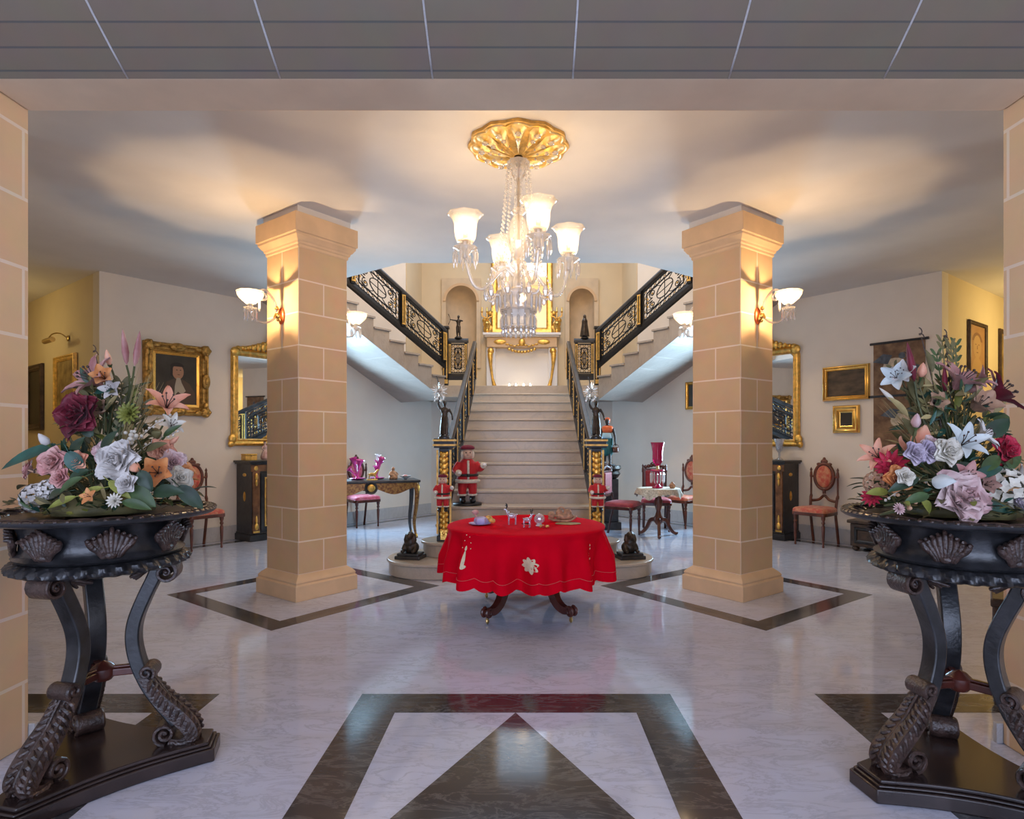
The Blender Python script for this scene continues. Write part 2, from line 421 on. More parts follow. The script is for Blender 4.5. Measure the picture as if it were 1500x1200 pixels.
# diamonds round the columns
COLC = (1.94, 5.485); CA = R(53.1)
for s in (-1, 1):
    def dq(a, b):
        u = Vector((math.cos(CA), math.sin(CA))); v = Vector((-math.sin(CA), math.cos(CA)))
        p = u*a + v*b
        return (s*(COLC[0]) - s*0 + (p.x if s < 0 else -p.x), COLC[1] + p.y)
    A = .845; W = .165
    polys = []
    for k in range(4):
        def rot(a, b):
            for _ in range(k): a, b = -b, a
            return dq(a, b)
        q = [rot(-A,-A), rot(A-W,-A), rot(A-W,-A+W), rot(-A,-A+W)]
        if s > 0: q = q[::-1]
        polys.append(q)
    inlay(polys)
    # strip along the slanted wall
    a, b, c, d = Lw(-.79,.16,s), Lw(4.6,.16,s), Lw(4.6,.30,s), Lw(-.79,.30,s)
    q = [(p.x, p.y) for p in (d, c, b, a)]
    inlay([q if s < 0 else q[::-1]])

# ------------------------------------------------------------------ walls
def wallseg(name, p, q, z0, z1, th, mt, side=1, ext=0):
    # slab whose visible face runs p -> q; thickness goes to the left of that direction * side
    p = Vector(p); q = Vector(q); d = (q-p).normalized(); n = Vector((-d.y, d.x))*side*th
    poly = [p, q, q+n, p+n]
    if side < 0: poly = poly[::-1]
    m = MB(); m.prism([(v.x, v.y) for v in poly], z0, z1)
    return struct(m.build(name, mt, smooth=0))
P2 = lambda t, s, n=0: (Lw(t, n, s).x, Lw(t, n, s).y)
ZT = 6.2
for s, nm in ((-1,'left'), (1,'right')):
    sd = 1 if s < 0 else -1
    # the window, added unseen behind the column for blue light, sits at t 1.98..2.55
    T0, T1, T2, T3 = -.79, 2.0, 2.5, 3.98
    pc = P2(T0, s)
    m = MB()
    def seg(ta, tb, z0, z1):
        a, b = Vector(P2(ta, s)), Vector(P2(tb, s)); d = (b-a).normalized(); n = Vector((-d.y, d.x))*sd*.2
        poly = [a, b, b+n, a+n]
        if sd < 0: poly = poly[::-1]
        m.prism([(v.x, v.y) for v in poly], z0, z1)
    seg(T0, T1, 0, ZT); seg(T2, T3, 0, ZT); seg(T1, T2, 0, .85); seg(T1, T2, 2.35, ZT)
    struct(m.build('wall_'+nm, M['wall'], smooth=0))
    # passage wall with the pictures, outer continuation, passage end
    e = (pc[0]+s*.8*3.4, pc[1]+.6*3.4)
    wallseg('wall_passage_'+nm, (pc[0]+s*.8*.2, pc[1]+.6*.2), e, 0, HC, .2, M['wall_y'], -sd)
    o1 = P2(-2.6, s); o2 = P2(-6.26, s)
    wallseg('wall_outer_'+nm, o2, o1, 0, HC, .2, M['wall'], sd)
    f = (o1[0]+s*.8*3.4, o1[1]+.6*3.4)
    wallseg('wall_passage_far_'+nm, (o1[0]+s*.8*.2, o1[1]+.6*.2), f, 0, HC, .2, M['wall_y'], sd)
    wallseg('wall_passage_end_'+nm, f, e, 0, HC, .2, M['wall_y'], sd)
    # stairwell sides beyond the slanted wall
    a = P2(3.98, s)
    m = MB(); x = a[0]
    m.box(min(x, x+s*.2), max(x, x+s*.2), a[1]+.1, 12.7, 2.2, ZT)
    struct(m.build('wall_stairwell_'+nm, M['wall_up'], smooth=0))
    b = P2(4.62, s)
    wallseg('wall_lower_'+nm, a, b, 0, 2.12, .2, M['wall'], sd)
    x0, x1 = sorted((b[0], s*.86))
    m = MB(); m.box(x0-.1, x1, b[1], b[1]+.15, 0, 2.12); struct(m.build('wall_landing_'+nm, M['wall'], smooth=0))
    # baseboards
    def bb(name, ta, tb):
        m = MB(); q = [Lw(ta,0,s), Lw(tb,0,s), Lw(tb,.022,s), Lw(ta,.022,s)]
        poly = [(v.x, v.y) for v in q]
        if s < 0: poly = poly[::-1]
        m.prism(poly, 0, .20); struct(m.build(name, M['mgrey'], smooth=0, bevel=.006))
    bb('baseboard_'+nm, T0, 4.6)
    # front wall of the hall (blocks) beside the opening, thickness Y 2.44..2.69
    x0, x1 = sorted((s*2.18, s*8.6))
    m = MB(); m.box(x0, x1, 2.44, 2.69, 0, HC)
    struct(m.build('wall_front_'+nm, M['jamb'], smooth=0, bevel=.008, vz=-.02, uvshift=.13))
    m = MB(); xx0, xx1 = sorted((s*2.155, s*2.4))
    m.box(xx0, xx1, 2.69, 2.715, 0, .09); struct(m.build('baseboard_front_'+nm, M['mgrey'], smooth=0, bevel=.004))
    # front room sides
    m = MB(); x0, x1 = sorted((s*3.6, s*3.8)); m.box(x0, x1, -3.2, 2.44, 0, 3.6)
    struct(m.build('wall_room_'+nm, M['wall'], smooth=0))
# lintel over the opening and the stone cove above it
m = MB(); m.box(-2.18, 2.18, 2.44, 2.69, 2.83, HC); struct(m.build('trim_lintel', M['soffit'], smooth=0, bevel=.012))
m = MB()
pr = [(2.445,2.83),(2.35,2.885),(2.25,2.95),(2.14,3.03),(2.02,3.13),(1.9,3.25),(1.8,3.38),(1.74,3.6)]
def covef(u, v):
    i = min(int(v*(len(pr)-1)), len(pr)-2); t = v*(len(pr)-1)-i
    return ((u-.5)*7.2, pr[i][0]+(pr[i+1][0]-pr[i][0])*t, pr[i][1]+(pr[i+1][1]-pr[i][1])*t)
m.surf(covef, 2, 28)
cv = struct(m.build('ceiling_cove', M['slab'], smooth=180))
L = [0]
for i in range(1, len(pr)): L.append(L[-1]+math.dist(pr[i], pr[i-1]))
uvl = cv.data.uv_layers[0]
for lp in cv.data.loops:
    c = cv.data.vertices[lp.vertex_index].co
    # arc length along the cove
    best = min(range(len(pr)-1), key=lambda i: 0 if pr[i+1][0]-1e-4 <= c.y <= pr[i][0]+1e-4 else 1)
    t = (pr[best][0]-c.y)/(pr[best][0]-pr[best+1][0]); 
    uvl.data[lp.index].uv = (c.x+25, L[best]+t*(L[best+1]-L[best]) + .057)
m = MB()
# pale upright joints of the cove stones: fan out as they climb
for x in (-2.2,-1.575,-.955,-.335,.235,.87,1.50,2.1):
    pts = [(x*(1+.02*i*0), pr[i][0]-.0005, pr[i][1]-.0005) for i in range(len(pr))]
    m.tube(pts, .0045, 6, flat=.5)
struct(m.build('trim_cove_joints', M['mgrey'], smooth=180))
m = MB(); m.box(-3.8, 3.8, -3.2, 1.78, 3.6, 3.75); struct(m.build('ceiling_front_room', M['ceil'], smooth=0))

# hall ceiling with the stairwell void cut out of it
m = MB()
poly = [(-9.4,2.44),(9.4,2.44),(9.4,10.42),(6.2,10.42),(1.33,6.77),(-1.33,6.77),(-6.2,10.42),(-9.4,10.42)]
m.prism(poly, HC, HC+.3); struct(m.build('ceiling', M['ceil'], smooth=0))
# stairwell: back wall with two arched niches, front upper wall, roof
NB = 12.6
m = MB()
niches = [(-1.71,-.85),(.91,1.58)]
niches = [(-1.68,-.86),(.90,1.60)]
def bx(x0, x1, z0, z1): m.box(x0, x1, NB, NB+.4, z0, z1)
ZB, ZS, ZTn = 2.9, 4.30, 4.78
xs = [-2.3] + [v for n in niches for v in n] + [2.3]
bx(xs[0], xs[1], 2.2, ZT); bx(xs[2], xs[3], 2.2, ZT); bx(xs[4], xs[5], 2.2, ZT)
for x0, x1 in niches:
    bx(x0, x1, 2.2, ZB); bx(x0, x1, ZTn, ZT)
struct(m.build('wall_back', M['wall_up'], smooth=0))
for x0, x1 in niches:
    m = MB(); xc = (x0+x1)/2; r = (x1-x0)/2-.09
    N = 16
    # stone surround: jambs and arch spandrels, then the concave shell of the niche
    m.box(x0, xc-r, NB-.05, NB+.1, ZB, ZS); m.box(xc+r, x1, NB-.05, NB+.1, ZB, ZS)
    for i in range(N):
        a, b = PI*i/N, PI*(i+1)/N
        p = [(xc+r*math.cos(a), ZS+r*math.sin(a)), (xc+r*math.cos(b), ZS+r*math.sin(b))]
        def up(q, an):
            return (min(max(xc+(r+.09)*math.cos(an)*1.42, x0), x1), ZTn) if math.sin(an) > .55 else ((x0 if math.cos(an) < 0 else x1), ZS+(ZTn-ZS)*math.sin(an)/.56)
        q = [up(p[0], a), up(p[1], b)]
        pl = [p[0], q[0], q[1], p[1]]
        m.prism(pl, NB-.05, NB+.1, 'y')
    m.mi = 1
    for i in range(N):
        a, b = PI*i/N, PI*(i+1)/N
        def cp(an, rr): return (xc+rr*math.cos(an), ZS+rr*math.sin(an))
        m.prism([cp(a,r+.0), cp(a,r+.055), cp(b,r+.055), cp(b,r+.0)], NB-.075, NB-.04, 'y')
    m.mi = 0
    vs = []
    m.surf(lambda u, v: (xc+r*math.cos(PI*u), NB+.05+.33*math.sin(PI*u), ZB+(ZS-ZB)*v), 16, 2)
    m.surf(lambda u, v: (xc+r*math.cos(PI*u)*math.cos(PI/2*v), NB+.05+.33*math.sin(PI*u)*math.cos(PI/2*v), ZS+r*math.sin(PI/2*v)), 16, 8)
    struct(m.build('trim_niche_surround', [M['niche'], M['stone_plain']], smooth=40))
m = MB()
m.box(-4.4, 4.4, 6.3, 6.5, HC+.3, ZT); struct(m.build('wall_stairwell_front', M['wall_up'], smooth=0))
m = MB()
m.box(-4.6, 4.6, 6.3, 7.6, ZT, ZT+.15); m.box(-4.6, 4.6, 11.6, 13.0, ZT, ZT+.15)
m.box(-4.6, -1.6, 7.6, 11.6, ZT, ZT+.15); m.box(1.6, 4.6, 7.6, 11.6, ZT, ZT+.15)
struct(m.build('ceiling_stairwell', M['ceil'], smooth=0))
# stairwell skylight and two unseen windows added to throw blue light under the flights, room windows behind the camera
def window(n, w, h, loc, rz, mull=(2,3)):
    r = struct(bpy.data.objects.new('window_%d' % n, None)); COL.objects.link(r); r.location = loc; r.rotation_euler = (0,0,rz)
    m = MB(); t = .05
    m.box(-w/2, w/2, -.03, .03, 0, t); m.box(-w/2, w/2, -.03, .03, h-t, h); m.box(-w/2, -w/2+t, -.03, .03, t, h-t); m.box(w/2-t, w/2, -.03, .03, t, h-t)
    for i in range(1, mull[0]): m.box(-w/2+w*i/mull[0]-.015, -w/2+w*i/mull[0]+.015, -.02, .02, t, h-t)
    for j in range(1, mull[1]): m.box(-w/2+t, w/2-t, -.018, .018, h*j/mull[1]-.015, h*j/mull[1]+.015)
    m.build('window_frame', M['white'], r, smooth=0)
    m = MB(); m.box(-w/2+t, w/2-t, -.004, .004, t, h-t); m.build('pane', M['pane'], r, smooth=0)
    return r
for i, s in enumerate((-1, 1)):
    p = Lw(2.25, -.1, s, .85); window(i+1, .5, 1.5, p, rzw(s))
# skylight frame
r = struct(bpy.data.objects.new('window_3', None)); COL.objects.link(r); r.location = (0, 9.6, ZT+.05)
m = MB()
for i in range(5):
    x = -1.6+.8*i; m.box(x-.025, x+.025, -2, 2, 0, .06)
for i in range(6):
    y = -2+.8*i; m.box(-1.6, 1.6, y-.02, y+.02, .01, .05)
m.build('window_frame', M['white'], r, smooth=0)
m = MB(); m.box(-1.6, 1.6, -2, 2, .02, .03); m.build('pane', M['pane'], r, smooth=0)
# back wall of the front room: three big windows
m = MB(); HB = 3.6
for x0, x1 in ((-3.8,-2.9),(-1.1,-.9),(.9,1.1),(2.9,3.8)): m.box(x0, x1, -3.2, -3.0, 0, HB)
for x0, x1 in ((-2.9,-1.1),(-.9,.9),(1.1,2.9)):
    m.box(x0, x1, -3.2, -3.0, 0, .3); m.box(x0, x1, -3.2, -3.0, 3.0, HB)
struct(m.build('wall_room_back', M['wall'], smooth=0))
for i, x in enumerate((-2.0, 0, 2.0)): window(4+i, 1.8, 2.7, (x, -3.1, .3), PI, (3, 4))

# ------------------------------------------------------------------ stone columns
def column(s):
    c = thing('stone_column', 'square limestone block column on the %s with moulded cap, inside a black diamond floor inlay' % ('left' if s < 0 else 'right'), 'column', (s*COLC[0], COLC[1], 0), -R(36.9) if s < 0 else R(36.9))
    m = MB(); m.box(-.25, .25, -.25, .25, .2, 3.04)
    m.build('shaft', M['stone'], c, smooth=0, bevel=.010, uvshift=.25, vz=.213)
    def sq(prof):
        m = MB(); vs = []; k = len(prof)
        for h, z in prof: vs += [(-h,-h,z),(h,-h,z),(h,h,z),(-h,h,z)]
        fs = [(3,2,1,0)] + [(i*4+j, i*4+(j+1)%4, (i+1)*4+(j+1)%4, (i+1)*4+j) for i in range(k-1) for j in range(4)] + [tuple((k-1)*4+j for j in range(4))]
        m.add(vs, fs); return m
    sq([(.315,0),(.315,.13),(.300,.142),(.306,.155),(.300,.168),(.285,.185),(.262,.205),(.250,.215)]).build('column_base', M['stone_plain'], c, smooth=30, bevel=.003)
    sq([(.25,3.02),(.258,3.03),(.258,3.05),(.268,3.056),(.272,3.075),(.285,3.085),(.30,3.11),(.306,3.115),(.306,3.135),(.318,3.14),(.318,3.30)]).build('capital', M['stone_plain'], c, smooth=30, bevel=.003)
    return c
for s in (-1, 1): column(s)
# short neck between cap and ceiling
for s in (-1, 1):
    m = MB(); m.box(-.27,.27,-.27,.27,3.30,HC)
    o = struct(m.build('trim_column_neck', M['ceil'], smooth=0)); o.location = (s*COLC[0], COLC[1], 0); o.rotation_euler = (0,0,-R(36.9) if s < 0 else R(36.9))

# ------------------------------------------------------------------ central flight
RISE, RUN, Y0 = .155, .32, 5.55
NST = 15
LZ = RISE*NST          # landing height 2.325
st = thing('staircase', 'wide central marble staircase with rounded bottom steps rising to the landing', 'staircase', (0, Y0, 0))
def stepk(k):
    y0, y1 = RUN*k, RUN*(k+1)
    z = RISE*k
    m = MB()
    if k <= 2:
        cx, cy, r = (.93, y0+.44, .44) if k == 1 else (.79, y0+.25, .25)
        yb = y0+2*r if k == 1 else y0+.6
        poly = circ(cx, cy, r, 12, -PI/2, PI/2, end=True) + circ(-cx, cy, r, 12, PI/2, 3*PI/2, end=True)
        if k == 2: poly = circ(cx, cy, r, 12, -PI/2, PI/2, end=True) + circ(-cx, cy, r, 12, PI/2, 3*PI/2, end=True)
        m.prism(poly, z-RISE+.001, z-.03)
        def grow(q, g): 
            c = Vector((0, cy)); 
            return [(x+(g if x > cx else -g if x < -cx else 0)*min(1, abs(abs(x)-cx)/r*1.0), y+(g if y > cy+1e-6 else -g)*abs(y-cy)/r) for x, y in q]
        m.prism(grow(poly, .02), z-.03, z)
    else:
        m.box(-.90, .90, y0, y1+.01, max(0, z-RISE*2), z-.03)
        m.box(-.92, .92, y0-.022, y1+.005, z-.03, z)
    return m.build('step', M['mstep'], st, smooth=40, bevel=.007)
for k in range(1, NST): stepk(k)
m = MB()
ly = Y0+RUN*NST
m.prism([(-.92,ly-.02),(.92,ly-.02),(.92,ly-.06),(1.34,ly-.06),(2.08,ly+.42),(2.08,NB),(-2.08,NB),(-2.08,ly+.42),(-1.34,ly-.06),(-.92,ly-.06)], LZ-.2, LZ)
o = struct(m.build('floor_landing', M['mstep'], smooth=0, bevel=.006))

# ------------------------------------------------------------------ iron balustrades
def rail_panel(P, w, h, parent, circles=1):
    mi = MB()
    class G:
        def ball(self, *a):
            mi.mi = 1; mi.ball(*a); mi.mi = 0
    mg = G()
    def line(a, b, r=.009, mb=mi, n=5): mb.tube([P(*a), P(*b)], r, n)
    def poly(pts, r=.009, mb=mi, closed=False, n=5): mb.tube([P(*p) for p in pts], r, n, closed)
    mg0 = .068
    for q in ((0,0,w,h), (mg0,mg0,w-mg0,h-mg0)):
        poly([(q[0],q[1]),(q[2],q[1])], .011); poly([(q[0],q[3]),(q[2],q[3])], .011)
        poly([(q[0],q[1]),(q[0],q[3])], .011); poly([(q[2],q[1]),(q[2],q[3])], .011)
    # little crossings in the border
    k = max(3, int(w/.085)); 
    for i in range(k):
        a, b = w*i/k, w*(i+1)/k
        for v0, v1 in ((0, mg0), (h-mg0, h)):
            line((a,v0), (b,v1), .005); line((a,v1), (b,v0), .005)
            p = P((a+b)/2, (v0+v1)/2); mg.ball(p, .011, 6, 4)
    k = max(3, int((h-2*mg0)/.085))
    for i in range(k):
        a, b = mg0+(h-2*mg0)*i/k, mg0+(h-2*mg0)*(i+1)/k
        for v0, v1 in ((0, mg0), (w-mg0, w)):
            line((v0,a), (v1,b), .005); line((v1,a), (v0,b), .005)
            p = P((v0+v1)/2, (a+b)/2); mg.ball(p, .011, 6, 4)
    iw, ih = w-2*mg0, h-2*mg0
    cx, cz = w/2, h/2
    rx, rz = iw*.22, ih*.34
    poly(circ(cx, cz, rx, 20, ry=rz), .009, closed=True)
    line((cx, mg0), (cx, h-mg0), .007); line((cx-rx, cz), (cx+rx, cz), .007)
    for sx in (-1, 1):
        for sz in (-1, 1):
            r = min(iw*.14, ih*.2)
            sp = spiral(cx+sx*iw*.34, cz+sz*ih*.27, r, PI/2 if sz < 0 else -PI/2, 1.6*(1 if sx*sz > 0 else -1), 18)
            tail = [(cx+sx*rx*.75, cz+sz*rz*.72), (cx+sx*iw*.25, cz+sz*ih*.06)]
            poly([(cx+sx*iw*.48, cz)] + [(cx+sx*iw*.45, cz+sz*ih*.05)] + sp, .008)
            poly([(cx+sx*rx*.5, cz+sz*rz*.9), (cx+sx*iw*.2, cz+sz*ih*.44), (cx+sx*iw*.36, cz+sz*ih*.47), (cx+sx*iw*.46, cz+sz*ih*.36)], .007)
            mg.ball(P(cx+sx*iw*.34, cz+sz*ih*.27), .016, 6, 4)
        for q in range(3):
            mg.ball(P(cx+sx*iw*.47, cz-ih*.18+q*ih*.18), (.013,.013,.02), 6, 4)
    mi.build('scroll_panel', [M['iron'], M['goldp']], parent, smooth=60)
def bar(P, u0, u1, v, hh, tt, name, parent, mt, rnd_=False, hexp=None):
    # rail of section tt x hh along u at height v
    m = MB(); N = P(0,0,1) - P(0,0,0)
    vs = []
    for u in (u0, u1):
        for dn, dv in ((-tt/2,0),(tt/2,0),(tt/2,hh*.55),(tt*.3,hh),(-tt*.3,hh),(-tt/2,hh*.55)):
            vs.append(P(u, v+dv) + N*dn)
    fs = [(0,1,2,3,4,5)[::-1], (6,7,8,9,10,11)] + [(j, (j+1)%6, 6+(j+1)%6, 6+j) for j in range(6)]
    m.add(vs, fs)
    return m.build(name, mt, parent, smooth=0, bevel=.004)
def post(P, u, v0, v1, w, parent):
    m = MB(); N = P(0,0,1)-P(0,0,0)
    U = (P(1,0)-P(0,0)); U = Vector((U.x, U.y, 0)).normalized()
    def bx(mb, du0, du1, dn0, dn1, za, zb):
        base = P(u, 0); vs = []
        for z in (za, zb):
            for a, b in ((du0,dn0),(du1,dn0),(du1,dn1),(du0,dn1)): vs.append(base + U*a + N*b + Vector((0,0,z)))
        mb.add(vs, [(0,3,2,1),(4,5,6,7),(0,1,5,4),(1,2,6,5),(2,3,7,6),(3,0,4,7)])
    bx(m, -w/2, w/2, -w/2, w/2, v0, v1)
    o = m.build('baluster_post', M['iron'], parent, smooth=0, bevel=.004)
    g = MB()
    for sn in (-1, 1):
        a, b = sorted((sn*w/2, sn*(w/2+.008)))
        bx(g, -w*.36, -w*.14, a, b, v0+.06, v1-.05); bx(g, w*.14, w*.36, a, b, v0+.06, v1-.05)
        bx(g, -w*.4, w*.4, a, b, v0+.03, v0+.055); bx(g, -w*.4, w*.4, a, b, v1-.05, v1-.03)
    g.build('gilt_strip', M['goldp'], o, smooth=0)
def railing(name, label, p0, d, slope, length, base, npan, parent=None, postw=.07, ph=.43, first=True, last=True, pthick=.075):
    # p0 foot point of the rail line (xyz), d horizontal direction, slope dz/du
    d = Vector((d[0], d[1], 0)).normalized(); nn = Vector((-d.y, d.x, 0)); p0 = Vector(p0)
    r = thing(name, label, 'railing', p0)
    def P(u, v, n=0): return d*u + nn*n + Vector((0, 0, base + slope*u + v))
    bar(P, 0, length, 0, .11, .055, 'base_rail', r, M['iron'])
    bar(P, -.02, length+.02, .11+ph+.03, .075, pthick, 'handrail', r, M['ebony'])
    pw = length/npan
    for i in range(npan):
        a = pw*i + postw/2+.015; b = pw*(i+1) - postw/2-.015
        rail_panel(lambda u, v, a=a: P(a+u, .125+v), b-a, ph-.01, r)
    for i in range(npan+1):
        if (i == 0 and not first) or (i == npan and not last): continue
        u = min(max(pw*i, postw/2), length-postw/2)
        post(P, u, .08, .11+ph+.035, postw, r)
    return r
SLOPE = RISE/RUN
for s in (-1, 1):
    nm = 'left' if s < 0 else 'right'
    # central flight rail
    railing('stair_railing', 'black iron scroll railing climbing the %s side of the central stair' % nm, (s*.80, 6.50, 0), (0, 1), SLOPE, 3.72, RISE*2+.24, 5, ph=.50)
    # landing front rail
    railing('landing_railing', 'short level black iron railing across the %s front of the landing' % nm, (s*.92 if s > 0 else -1.26, ly+.02, LZ), (1, 0), 0, .325, .10, 1, ph=.50, postw=.05)
    # side flight
    fl = thing('side_stair_flight', 'marble flight of steps rising from the landing to the upper %s' % nm, 'staircase', (s*1.3, 10.15, LZ))
    for k in range(1, 10):
        q0, q1 = .3*(k-1), .3*k
        zt = .15*k; w1 = 1.10
        def fp(q, w, z): return (s*(-.6*q*-1 + .8*w), -.8*q + .6*w, z)
        m = MB()
        def pr(qa, qb, z0a, z0b, z1, wa, wb):
            vs = [fp(qa,wa,z0a),fp(qb,wa,z0b),fp(qb,wb,z0b),fp(qa,wb,z0a),fp(qa,wa,z1),fp(qb,wa,z1),fp(qb,wb,z1),fp(qa,wb,z1)]
            m.add(vs, [(0,3,2,1),(4,5,6,7),(0,1,5,4),(1,2,6,5),(2,3,7,6),(3,0,4,7)])
        pr(q0, q1, .5*q0-.26, .5*q1-.26, zt-.03, 0, w1)
        pr(q0-.02, q1, zt-.03, zt-.03, zt, -.025, w1)
        m.build('step', M['mflight'] , fl, smooth=0, bevel=.004)
    railing('stair_railing', 'black iron scroll railing with gilt post on the %s side flight' % nm, (s*1.30, 10.17, LZ), (s*.6, -.8), .5, 2.85, .28, 3, ph=.46, postw=.085)
    # newel with gilt leafwork
    nw = thing('newel_post', 'black and gold carved newel post at the %s foot of the stairs' % nm, 'newel post', (s*.80, 6.36, RISE*2))
    m = MB(); m.box(-.075,.075,-.075,.075,0,.06); m.box(-.055,.055,-.055,.055,.06,.98)
    m.build('shaft', M['iron'], nw, smooth=0, bevel=.006)
    m = MB(); m.box(-.115,.115,-.10,.10,1.0,1.02); m.box(-.115,.115,-.10,.10,1.05,1.07)
    m.build('gilt_band', M['goldp'], nw, smooth=0, bevel=.003)
    m = MB(); m.box(-.105,.105,-.09,.09,.98,1.08); m.build('cap', M['iron'], nw, smooth=0, bevel=.004)
    m = MB()
    # cascade of overlapping gilt leaves tapering to a long lower stem
    for i in range(15):
        z = .90-.058*i; w = .055 - .0016*i
        m.ball((0, -.06, z), (w*.78, .030, .042), 8, 6); m.ball((-.03, -.058, z+.02), (.022,.02,.03), 6, 4); m.ball((.03, -.058, z+.02), (.022,.02,.03), 6, 4)
    m.box(-.034, .034, -.082, -.05, .02, .12)
    m.build('gilt_leaf_cascade', M['gold'], nw, smooth=60)
    m = MB()
    for x in (-.068, .068): m.box(x-.01, x+.01, -.068, -.05, .08, .96)
    m.build('gilt_strip', M['goldp'], nw, smooth=0)
    # landing newel
    ln = thing('newel_post', 'black square newel post with gilt strips at the %s corner of the landing' % nm, 'newel post', (s*1.31, ly-.0, LZ))
    m = MB(); m.box(-.05,.05,-.05,.05,0,.98); m.build('shaft', M['iron'], ln, smooth=0, bevel=.005)
    m = MB()
    for x in (-.028, .028): m.box(x-.009, x+.009, -.06, -.05, .12, .9)
    m.box(-.045,.045,-.062,-.05,.03,.10); m.build('gilt_strip', M['goldp'], ln, smooth=0)
    m = MB(); m.box(-.065,.065,-.065,.065,.98,1.02); m.build('cap', M['ebony'], ln, smooth=0, bevel=.006)

# ------------------------------------------------------------------ chimneypiece and gilt mirror on the landing
fp_ = thing('console_chimneypiece', 'cream and gilt carved chimneypiece against the landing wall', 'chimneypiece', (.0, NB, LZ))
m = MB(); m.box(-.80,.80,-.34,0,1.22,1.27); m.box(-.76,.76,-.30,0,1.19,1.22); m.build('mantel_shelf', M['white'], fp_, smooth=0, bevel=.008)
m = MB(); m.box(-.72,.72,-.26,0,.98,1.19); m.build('frieze', M['stone_plain'], fp_, smooth=0, bevel=.006)
m = MB()
for x in (-.45,.45): m.ball((x,-.265,1.09), (.13,.02,.055), 12, 6)
m.ball((0,-.265,1.08), (.07,.03,.08), 10, 6)
for i in range(9): m.ball((-.3+.075*i,-.265,1.02+.02*math.cos(i*PI/2)), (.04,.018,.018), 8, 5)
for i in range(9):
    x = -.26+.065*i; m.ball((x,-.262,.95-.07*(1-(x/.28)**2)), (.034,.02,.03), 8, 5)
m.build('gilt_swag', M['gold'], fp_, smooth=60)
for x in (-.64,.64):
    m = MB(); m.box(x-.09,x+.09,-.22,0,0,.98); j = m.build('jamb', M['white'], fp_, smooth=0, bevel=.006)
    m = MB(); m.tube([(x,-.23,.92),(x*1.02,-.27,.82),(x,-.25,.6),(x*.95,-.23,.35),(x*.86,-.24,.12)], [.05,.055,.03,.025,.05], 8); m.ball((x*.84,-.25,.1), .05, 8, 6); m.ball((x,-.27,.9), (.07,.05,.07), 8, 6)
    m.build('gilt_console_scroll', M['gold'], j, smooth=60)
m = MB(); m.box(-.55,.55,-.06,-.02,0,.98); m.build('back_panel', M['white'], fp_, smooth=0)
m = MB(); m.box(-.85,.85,-.55,-.34,0,.10); m.build('hearth_step', M['mstep'], fp_, smooth=0, bevel=.006)
for i, x in enumerate((-.235,-.10,.055,.19)):
    c = thing('candle', 'small lit candle, %s in the row of four on the landing hearth' % ('first','second','third','last')[i], 'candle', (x-.02, NB-.45, LZ+.10), 0, 'candles on the landing hearth')
    m = MB(); m.lathe([(.032,0),(.036,.01),(.034,.055),(0,.055)], 14); m.build('holder', M['shade'], c)
    m = MB(); m.lathe([(0,0),(.018,.012),(.014,.03),(.004,.052),(0,.056)], 10, (0,0,.058)); m.build('flame', M['candle'], c)
gm = thing('overmantel_mirror', 'tall gilt overmantel mirror with scrolled ears above the chimneypiece', 'mirror', (0, NB-.03, LZ+1.27))
ol = [(-.64,.02),(.64,.02),(.64,2.2),(.45,2.4),(0,2.55),(-.45,2.4),(-.64,2.2)]
m = MB(); m.rings(ol, [(0,-.02),(0,.03),(.03,.06),(.06,.045),(.10,.05),(.13,.02),(.13,0)])
fr = m.build('frame', M['gold'], gm, smooth=40)
m = MB()
for sx in (-1,1):
    for x, z, a in ((.70,.12,.11),(.76,.30,.07),(.66,.45,.06)): m.ball((sx*x,-.03,z), (a,.04,a*.9), 10, 6)
m.ball((0,-.05,2.58), (.22,.05,.12), 12, 6); m.build('carved_scroll', M['gold'], fr, smooth=60)
m = MB(); m.prism([(x*.86, z*.96+.06) for x, z in ol], -.012, -.002, 'y'); m.build('mirror_pane', M['mirror'], gm, smooth=0)
for s in (-1, 1):
    c = thing('gilt_candelabrum', 'gilt urn candelabrum on the %s end of the landing mantelpiece' % ('left' if s < 0 else 'right'), 'candelabrum', (s*.72, NB-.20, LZ+1.27))
    m = MB(); m.lathe([(.075,0),(.075,.02),(.03,.05),(.025,.09),(.07,.15),(.085,.2),(.06,.25),(.03,.28),(.05,.31),(0,.31)], 20); m.build('urn', M['gold_s'], c)
    for k in (-1,0,1):
        m = MB(); m.tube(bez([(0,0,.28),(k*.05,0,.34),(k*.10,0,.36),(k*.105,0,.44)],6), .010, 6); m.lathe([(.012,0),(.03,.015),(.018,.03),(.012,.11),(0,.11)], 10, (k*.105,0,.43)); m.build('arm', M['gold_s'], c)

